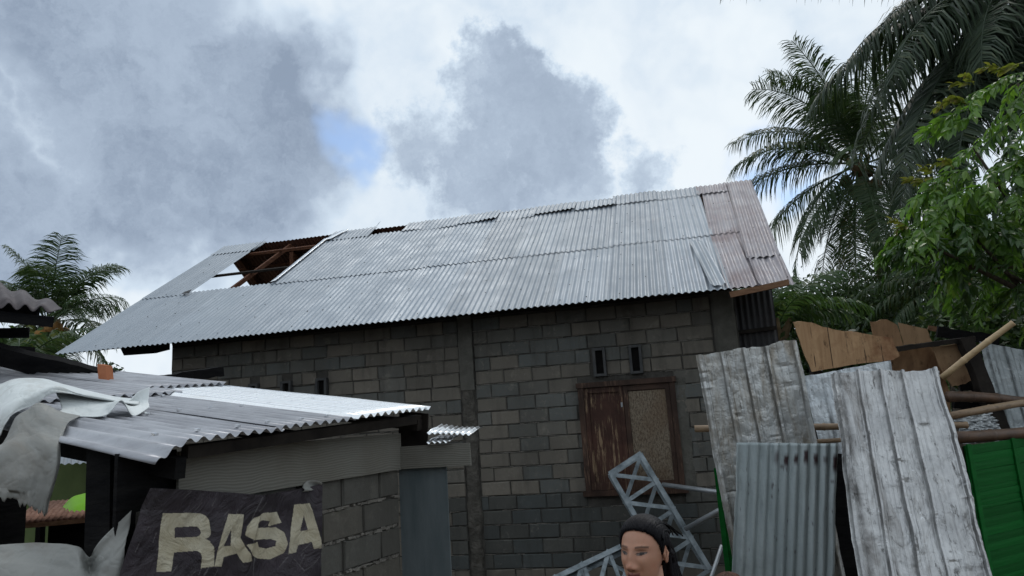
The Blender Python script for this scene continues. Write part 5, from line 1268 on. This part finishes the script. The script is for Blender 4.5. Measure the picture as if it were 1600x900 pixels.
# big palm whose crown fills the top right corner
T2 = P(1618, -30, 11.5)
F = [(177, 43, 72, 1.24, .6), (182, 6, 66, .82, 1.6), (192, -14, 52, .86, 1.5), (188, -44, 22, 1.05, .75), (200, -36, 30, 1.05, 1.0), (180, -54, 16, 1.0, .8), (214, -40, 30, 1.0, .7), (172, -30, 40, .95, 1.3), (160, 4, 60, .95, 1.3), (232, -46, 30, .8, 1.0), (195, -46, 30, .85, 1.25), (150, -30, 45, .9, 1.2), (165, -52, 28, .8, 1.3), (205, -8, 60, .9, 1.3), (222, -20, 55, .8, 1.1),
     (250, 20, 80, .8, 1.0), (280, 30, 80, .8, 1.0), (310, 10, 75, .85, 1.0), (340, 30, 85, .9, 1.0), (10, 0, 65, .9, 1.0), (40, 35, 85, .9, .9), (80, 10, 70, .9, 1.0), (120, 40, 85, .9, .9), (140, -10, 60, .95, 1.1), (0, 60, 90, .8, .7), (180, 62, 80, .85, .9), (260, -40, 40, .7, 1.0), (210, -62, 18, .7, 1.2), (180, -66, 16, .62, 1.2)]
palm('dark coconut palm hanging its fronds over the top right corner', P(1690, 560, 12.5) * V3(1, 1, 0) + V3(0, 0, GZ), T2, F, 4.2, 1.15, 'palm_leaf_dark', 2, .17, 7, 'coconut_dark', nper=118, wleaf=.040, hk=1.15)
# palm with coconuts on the left
T3 = P(76, 508, 25.0)
F = [(180, 66, 80, 1.0, .6), (150, 80, 55, 1.0, .5), (60, 74, 60, 1.0, .5), (10, 66, 70, .98, .55), (200, 45, 88, .9, .8), (250, 60, 90, .8, .7), (0, 40, 92, .9, .9), (340, 22, 60, .9, .9), (-8, 24, 44, 1.1, 1.3), (165, 12, 72, .9, 1.0), (215, -8, 62, .85, 1.0), (190, -28, 55, .85, 1.0), (260, -30, 52, .8, 1.0), (285, -42, 40, .85, .9), (235, -46, 40, .85, 1.0), (320, -40, 44, .8, 1.0), (20, -20, 60, .85, 1.0), (120, 50, 85, .9, .7), (90, 20, 80, .9, .9), (300, 70, 80, .85, .6), (330, 84, 40, .95, .45), (225, 84, 45, .95, .45), (300, -64, 22, .8, 1.0, 'palm_leaf_old'), (200, -60, 25, .75, 1.0), (350, -48, 40, .75, 1.0)]
palm('coconut palm with clusters of orange nuts behind the dark eave at left', P(60, 740, 25.5) * V3(1, 1, 0) + V3(0, 0, GZ), T3, F, 3.4, 1.15, 'palm_leaf', 3, .17, 30, nper=92, wleaf=.040, hk=1.2)
# smaller palm with nuts behind the wreckage
T5 = P(1492, 455, 15.5)
F = [(172, 10, 75, .8, .9), (196, -4, 70, .75, 1.0), (215, -20, 70, .7, 1.0, 'palm_leaf_young'), (160, 40, 92, .85), (20, 10, 80, .85), (350, -10, 70, .8), (330, -30, 60, .75), (60, 40, 90, .8), (110, 60, 85, .85), (250, 0, 85, .6), (285, 10, 85, .65), (310, 45, 95, .75), (230, 55, 90, .7), (180, 70, 70, .8), (10, 70, 70, .8), (205, -50, 40, .62, 1.0), (300, -70, 10, .5, 1.0, 'palm_leaf_old'), (270, -55, 28, .55, 1.0)]
palm('short palm with green nuts behind the broken boards', P(1500, 640, 15.8) * V3(1, 1, 0) + V3(0, 0, GZ), T5, F, 2.6, .7, 'palm_leaf', 5, .20, 9, 'coconut_green', nper=58)
# young palms low beside the gable
T6 = P(1212, 520, 14.0)
palm('young pale palm low beside the house gable', P(1212, 560, 14.0) * V3(1, 1, 0) + V3(0, 0, GZ), T6, [(20, 62, 62, 1.0, .7, 'palm_leaf_young'), (160, 75, 60, .8, .6), (60, 70, 60, .9), (110, 72, 60, .9), (340, 40, 80, .9), (300, 55, 80, .7), (0, 30, 80, .9), (185, 50, 80, .8), (240, 60, 80, .7)], 2.1, .62, 'palm_leaf_young', 6, .09, nper=54)
T7 = P(30, 575, 15.0)
palm('low young palm below the charred beam at left', P(30, 640, 15.0) * V3(1, 1, 0) + V3(0, 0, GZ), T7, [(0, 45, 80, 1), (40, 60, 80, 1), (90, 60, 80, 1), (140, 60, 80, 1), (180, 40, 80, 1), (220, 40, 80, .9), (270, 40, 80, .8), (320, 35, 80, .9), (-20, 20, 70, 1), (195, 10, 70, 1)], 1.9, .6, 'palm_leaf', 7, .10, nper=50)

# leafy sprays of the broadleaf tree
def leaf(m, p, d, n, l, w_):
    s = unit(np.cross(d, n)); n = unit(np.cross(s, d))
    a = p; b = p + d * l * .35 - n * l * .02; c = p + d * l * .72 - n * l * .10; e = p + d * l - n * l * .22
    up_ = n * w_ * .18
    m.add([a, b + s * w_ * .5 + up_, b, b - s * w_ * .5 + up_, c + s * w_ * .36 + up_ * .7, c, c - s * w_ * .36 + up_ * .7, e], [(0, 2, 1), (0, 3, 2), (1, 2, 5, 4), (2, 3, 6, 5), (4, 5, 7), (5, 6, 7)])
def spray_mesh(seed, mat, l=.15, n=13, L=.42):
    q = random.Random(seed); m = MB(); d = unit(V3(1, 0, .15)); p = V3(0, 0, 0); pts = [p]
    for i in range(6):
        d = unit(d + V3(q.uniform(-.12, .12), q.uniform(-.12, .12), -.16)); p = p + d * L / 6; pts.append(p)
    m.tube(pts, [.006, .0055, .005, .0045, .004, .003, .002], 4, False)
    for k in range(n):
        f = .15 + .85 * k / (n - 1); x = f * 6; i = min(int(x), 5); b = pts[i] + (pts[i + 1] - pts[i]) * (x - i); a = k * 2.4 + q.uniform(-.5, .5)
        dd = unit(V3(.75, math.cos(a) * .9, math.sin(a) * .45 - .45) + V3(q.uniform(-.3, .3), q.uniform(-.3, .3), q.uniform(-.5, .1)))
        ll_ = l * q.uniform(.7, 1.2); leaf(m, b, dd, unit(V3(q.uniform(-.5, .5), q.uniform(-.5, .5), 1)), ll_, ll_ * q.uniform(.33, .44))
    return mesh('leaf_spray', m.v, m.f, mat, False)
tree = thing('broadleaf_tree', 'bright green broadleaf tree spreading in from the right edge', 'tree', P(1760, 640, 7.2) * V3(1, 1, 0) + V3(0, 0, GZ))
tb = P(1760, 640, 7.2) * V3(1, 1, 0) + V3(0, 0, GZ)
m = MB(); crown = P(1700, 330, 7.2)
m.tube([tb, tb + (crown - tb) * .4 + V3(.1, 0, 0), tb + (crown - tb) * .8, crown + V3(0, 0, .6), crown + V3(-.1, 0, 1.4)], [.15, .12, .10, .07, .03], 10); m.build('trunk', 'bark', tree, True)
ends = [(1490, 335, 6.7), (1430, 372, 6.5), (1520, 230, 6.9), (1590, 130, 7.0), (1560, 420, 6.7), (1500, 420, 6.8), (1600, 260, 6.5), (1640, 110, 7.4), (1640, 460, 6.6)]
for i, e in enumerate(ends):
    e = P(*e); s = tb + (crown - tb) * (.55 + .05 * (i % 6)); md = (s + e) / 2 + V3(0, 0, .12 * (1 if i % 2 else -1)); m = MB(); m.tube([s, (s + md) / 2 + V3(0, .05, .04), md, (md + e) / 2, e], [.045, .036, .028, .02, .01], 6); m.build('branch', 'bark', tree, True)
SPR = [spray_mesh(k, 'tree_leaf', .120, 20, .42) for k in range(6)]; SPD = [spray_mesh(20 + k, 'tree_leaf_dark', .11, 18, .42) for k in range(4)]; SPN = [spray_mesh(40 + k, 'tree_leaf_new', .075, 14, .16) for k in range(2)]
q = random.Random(17)
clumps = [((1650, 330, 6.9), .90, 80), ((1600, 245, 6.9), .50, 40), ((1635, 160, 7.0), .46, 30), ((1550, 335, 6.6), .42, 38), ((1488, 350, 6.45), .30, 24), ((1550, 400, 6.8), .32, 20), ((1630, 440, 6.8), .40, 20), ((1720, 250, 6.9), .9, 24), ((1545, 260, 6.6), .24, 12), ((1440, 362, 6.4), .10, 5)]
for c_, r_k, n in clumps:
    c = P(*c_)
    for k in range(n):
        while True:
            v = V3(q.uniform(-1, 1), q.uniform(-1, 1), q.uniform(-1, 1))
            if .25 < v @ v < 1: break
        p = c + v * r_k * V3(1, 1, .9)
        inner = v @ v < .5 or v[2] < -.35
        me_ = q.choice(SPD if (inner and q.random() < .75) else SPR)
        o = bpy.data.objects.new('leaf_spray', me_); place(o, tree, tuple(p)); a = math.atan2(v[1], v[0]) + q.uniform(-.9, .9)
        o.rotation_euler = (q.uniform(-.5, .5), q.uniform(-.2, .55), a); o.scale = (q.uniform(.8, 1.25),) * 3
for c_ in ((1490, 150), (1512, 118), (1560, 100), (1585, 92), (1462, 262), (1440, 275), (1505, 160), (1475, 250), (1420, 340)):
    p = P(c_[0] + 6, c_[1] + 10, 6.6)
    for k in range(2):
        o = bpy.data.objects.new('leaf_spray', q.choice(SPN)); place(o, tree, tuple(p + V3(q.uniform(-.05, .05), 0, q.uniform(-.04, .04)))); o.rotation_euler = (q.uniform(-.5, .5), -q.uniform(.2, .9), math.radians(180 + q.uniform(-50, 50)))
        o2 = bpy.data.objects.new('leaf_spray', q.choice(SPR)); place(o2, tree, tuple(p + V3(.08, .02, -.08))); o2.rotation_euler = (q.uniform(-.5, .5), q.uniform(-.1, .5), math.radians(180 + q.uniform(-60, 60)))

# bushes and small trees behind the yard
def bush(name, label, c, rx, rz, n, mat, seed, lsize=.14, trunk=True, grp='bushes behind the yard'):
    c = np.asarray(c, float); q = np.random.RandomState(seed); base = V3(c[0], c[1], GZ)
    t = thing(name, label, 'bush' if name == 'bush' else 'tree', base, grp)
    nc = 26; cv = q.normal(size=(nc, 3)); cv /= np.linalg.norm(cv, axis=1)[:, None]; cc = c + cv * np.array([rx, rx * .8, rz]) * q.uniform(.35, .95, (nc, 1))
    pick = q.randint(0, nc, n); rr_ = q.normal(size=(n, 3)) * min(rx, rz) * .22
    ctr = cc[pick] + rr_
    dv = q.normal(size=(n, 3)); dv[:, 2] -= .3; dv /= np.linalg.norm(dv, axis=1)[:, None]
    sv = np.cross(dv, q.normal(size=(n, 3))); sv /= np.linalg.norm(sv, axis=1)[:, None]
    l = lsize * q.uniform(.6, 1.3, (n, 1))
    v = np.empty((n, 4, 3)); v[:, 0] = ctr; v[:, 1] = ctr + dv * l * .5 + sv * l * .25; v[:, 2] = ctr + dv * l; v[:, 3] = ctr + dv * l * .5 - sv * l * .25
    v = v.reshape(-1, 3); f = [(4 * k, 4 * k + 1, 4 * k + 2, 4 * k + 3) for k in range(n)]
    obj('foliage', v, f, mat, t)
    m = MB()
    for k in range(5):
        e = cc[k % nc]; m.tube([base + V3(.05 * k - .1, 0, 0), (base + e) / 2 + V3(.1, 0, .1), e], [.06, .045, .015], 6)
    m.build('stem', 'bark', t, True); return t
bush('bush', 'dark leafy bush just right of the gable corner', P(1225, 520, 17), 1.3, 1.1, 5000, 'bush_leaf', 1)
bush('bush', 'dark bush behind the orange board', P(1300, 500, 19), 1.5, 1.2, 5200, 'bush_leaf', 2)
bush('bush', 'leafy bush left of the main palm trunk', P(1365, 500, 18), 1.3, 1.2, 5000, 'bush_leaf', 3)
bush('bush', 'low dark bush behind the pale sheet', P(1290, 580, 13), 1.2, .8, 4000, 'bush_leaf', 12)
bush('small_tree', 'small tree filling the gap right of the main palm trunk', P(1445, 450, 20), 1.6, 1.9, 6500, 'bush_leaf', 4, grp='small trees behind the yard')
bush('small_tree', 'small tree behind the short palm', P(1520, 420, 22), 2.2, 2.4, 7500, 'bush_leaf', 5, grp='small trees behind the yard')
bush('small_tree', 'small dark tree at the right edge behind the broadleaf tree', P(1610, 420, 19), 2.0, 2.6, 7500, 'bush_leaf', 6, grp='small trees behind the yard')
bush('bush', 'bush low behind the leaning post', P(1530, 545, 13), 1.2, .9, 4500, 'bush_leaf', 7)
bush('bush', 'bush at the right edge behind the grey ribbed sheet', P(1640, 560, 12), 1.4, 1.1, 4500, 'bush_leaf', 8)
bush('bush', 'small bush tips showing beside the orange brick', P(160, 605, 20), .9, .55, 1500, 'bush_leaf', 9, .2)
bush('bush', 'dark bush under the left palm', P(10, 600, 19), 1.6, 1.2, 4500, 'bush_leaf', 10, .2)
bush('bush', 'dark bush at the foot of the left palm, behind the charred beam', P(100, 650, 22), 1.8, .9, 4500, 'bush_leaf', 11, .2)
# far belt of trees that closes the horizon
q = np.random.RandomState(4); n = 42000
th = q.uniform(math.radians(-75), math.radians(75), n); R_ = q.uniform(45, 62, n); hgt = 2.4 + 1.6 * np.sin(th * 17) * np.sin(th * 5 + 1) + 1.0 * np.sin(th * 41)
z = q.uniform(0, 1, n) ** .8 * hgt; ctr = np.stack([np.sin(th) * R_, np.cos(th) * R_, z], 1)
dv = q.normal(size=(n, 3)); dv /= np.linalg.norm(dv, axis=1)[:, None]; sv = np.cross(dv, q.normal(size=(n, 3))); sv /= np.linalg.norm(sv, axis=1)[:, None]; l = q.uniform(.35, .8, (n, 1))
v = np.stack([ctr, ctr + dv * l * .5 + sv * l * .3, ctr + dv * l, ctr + dv * l * .5 - sv * l * .3], 1).reshape(-1, 3)
tag(obj('far_woodland', v, [(4 * k, 4 * k + 1, 4 * k + 2, 4 * k + 3) for k in range(n)], 'bush_leaf'), 'distant belt of dark trees along the horizon', 'woodland', None, 'stuff')
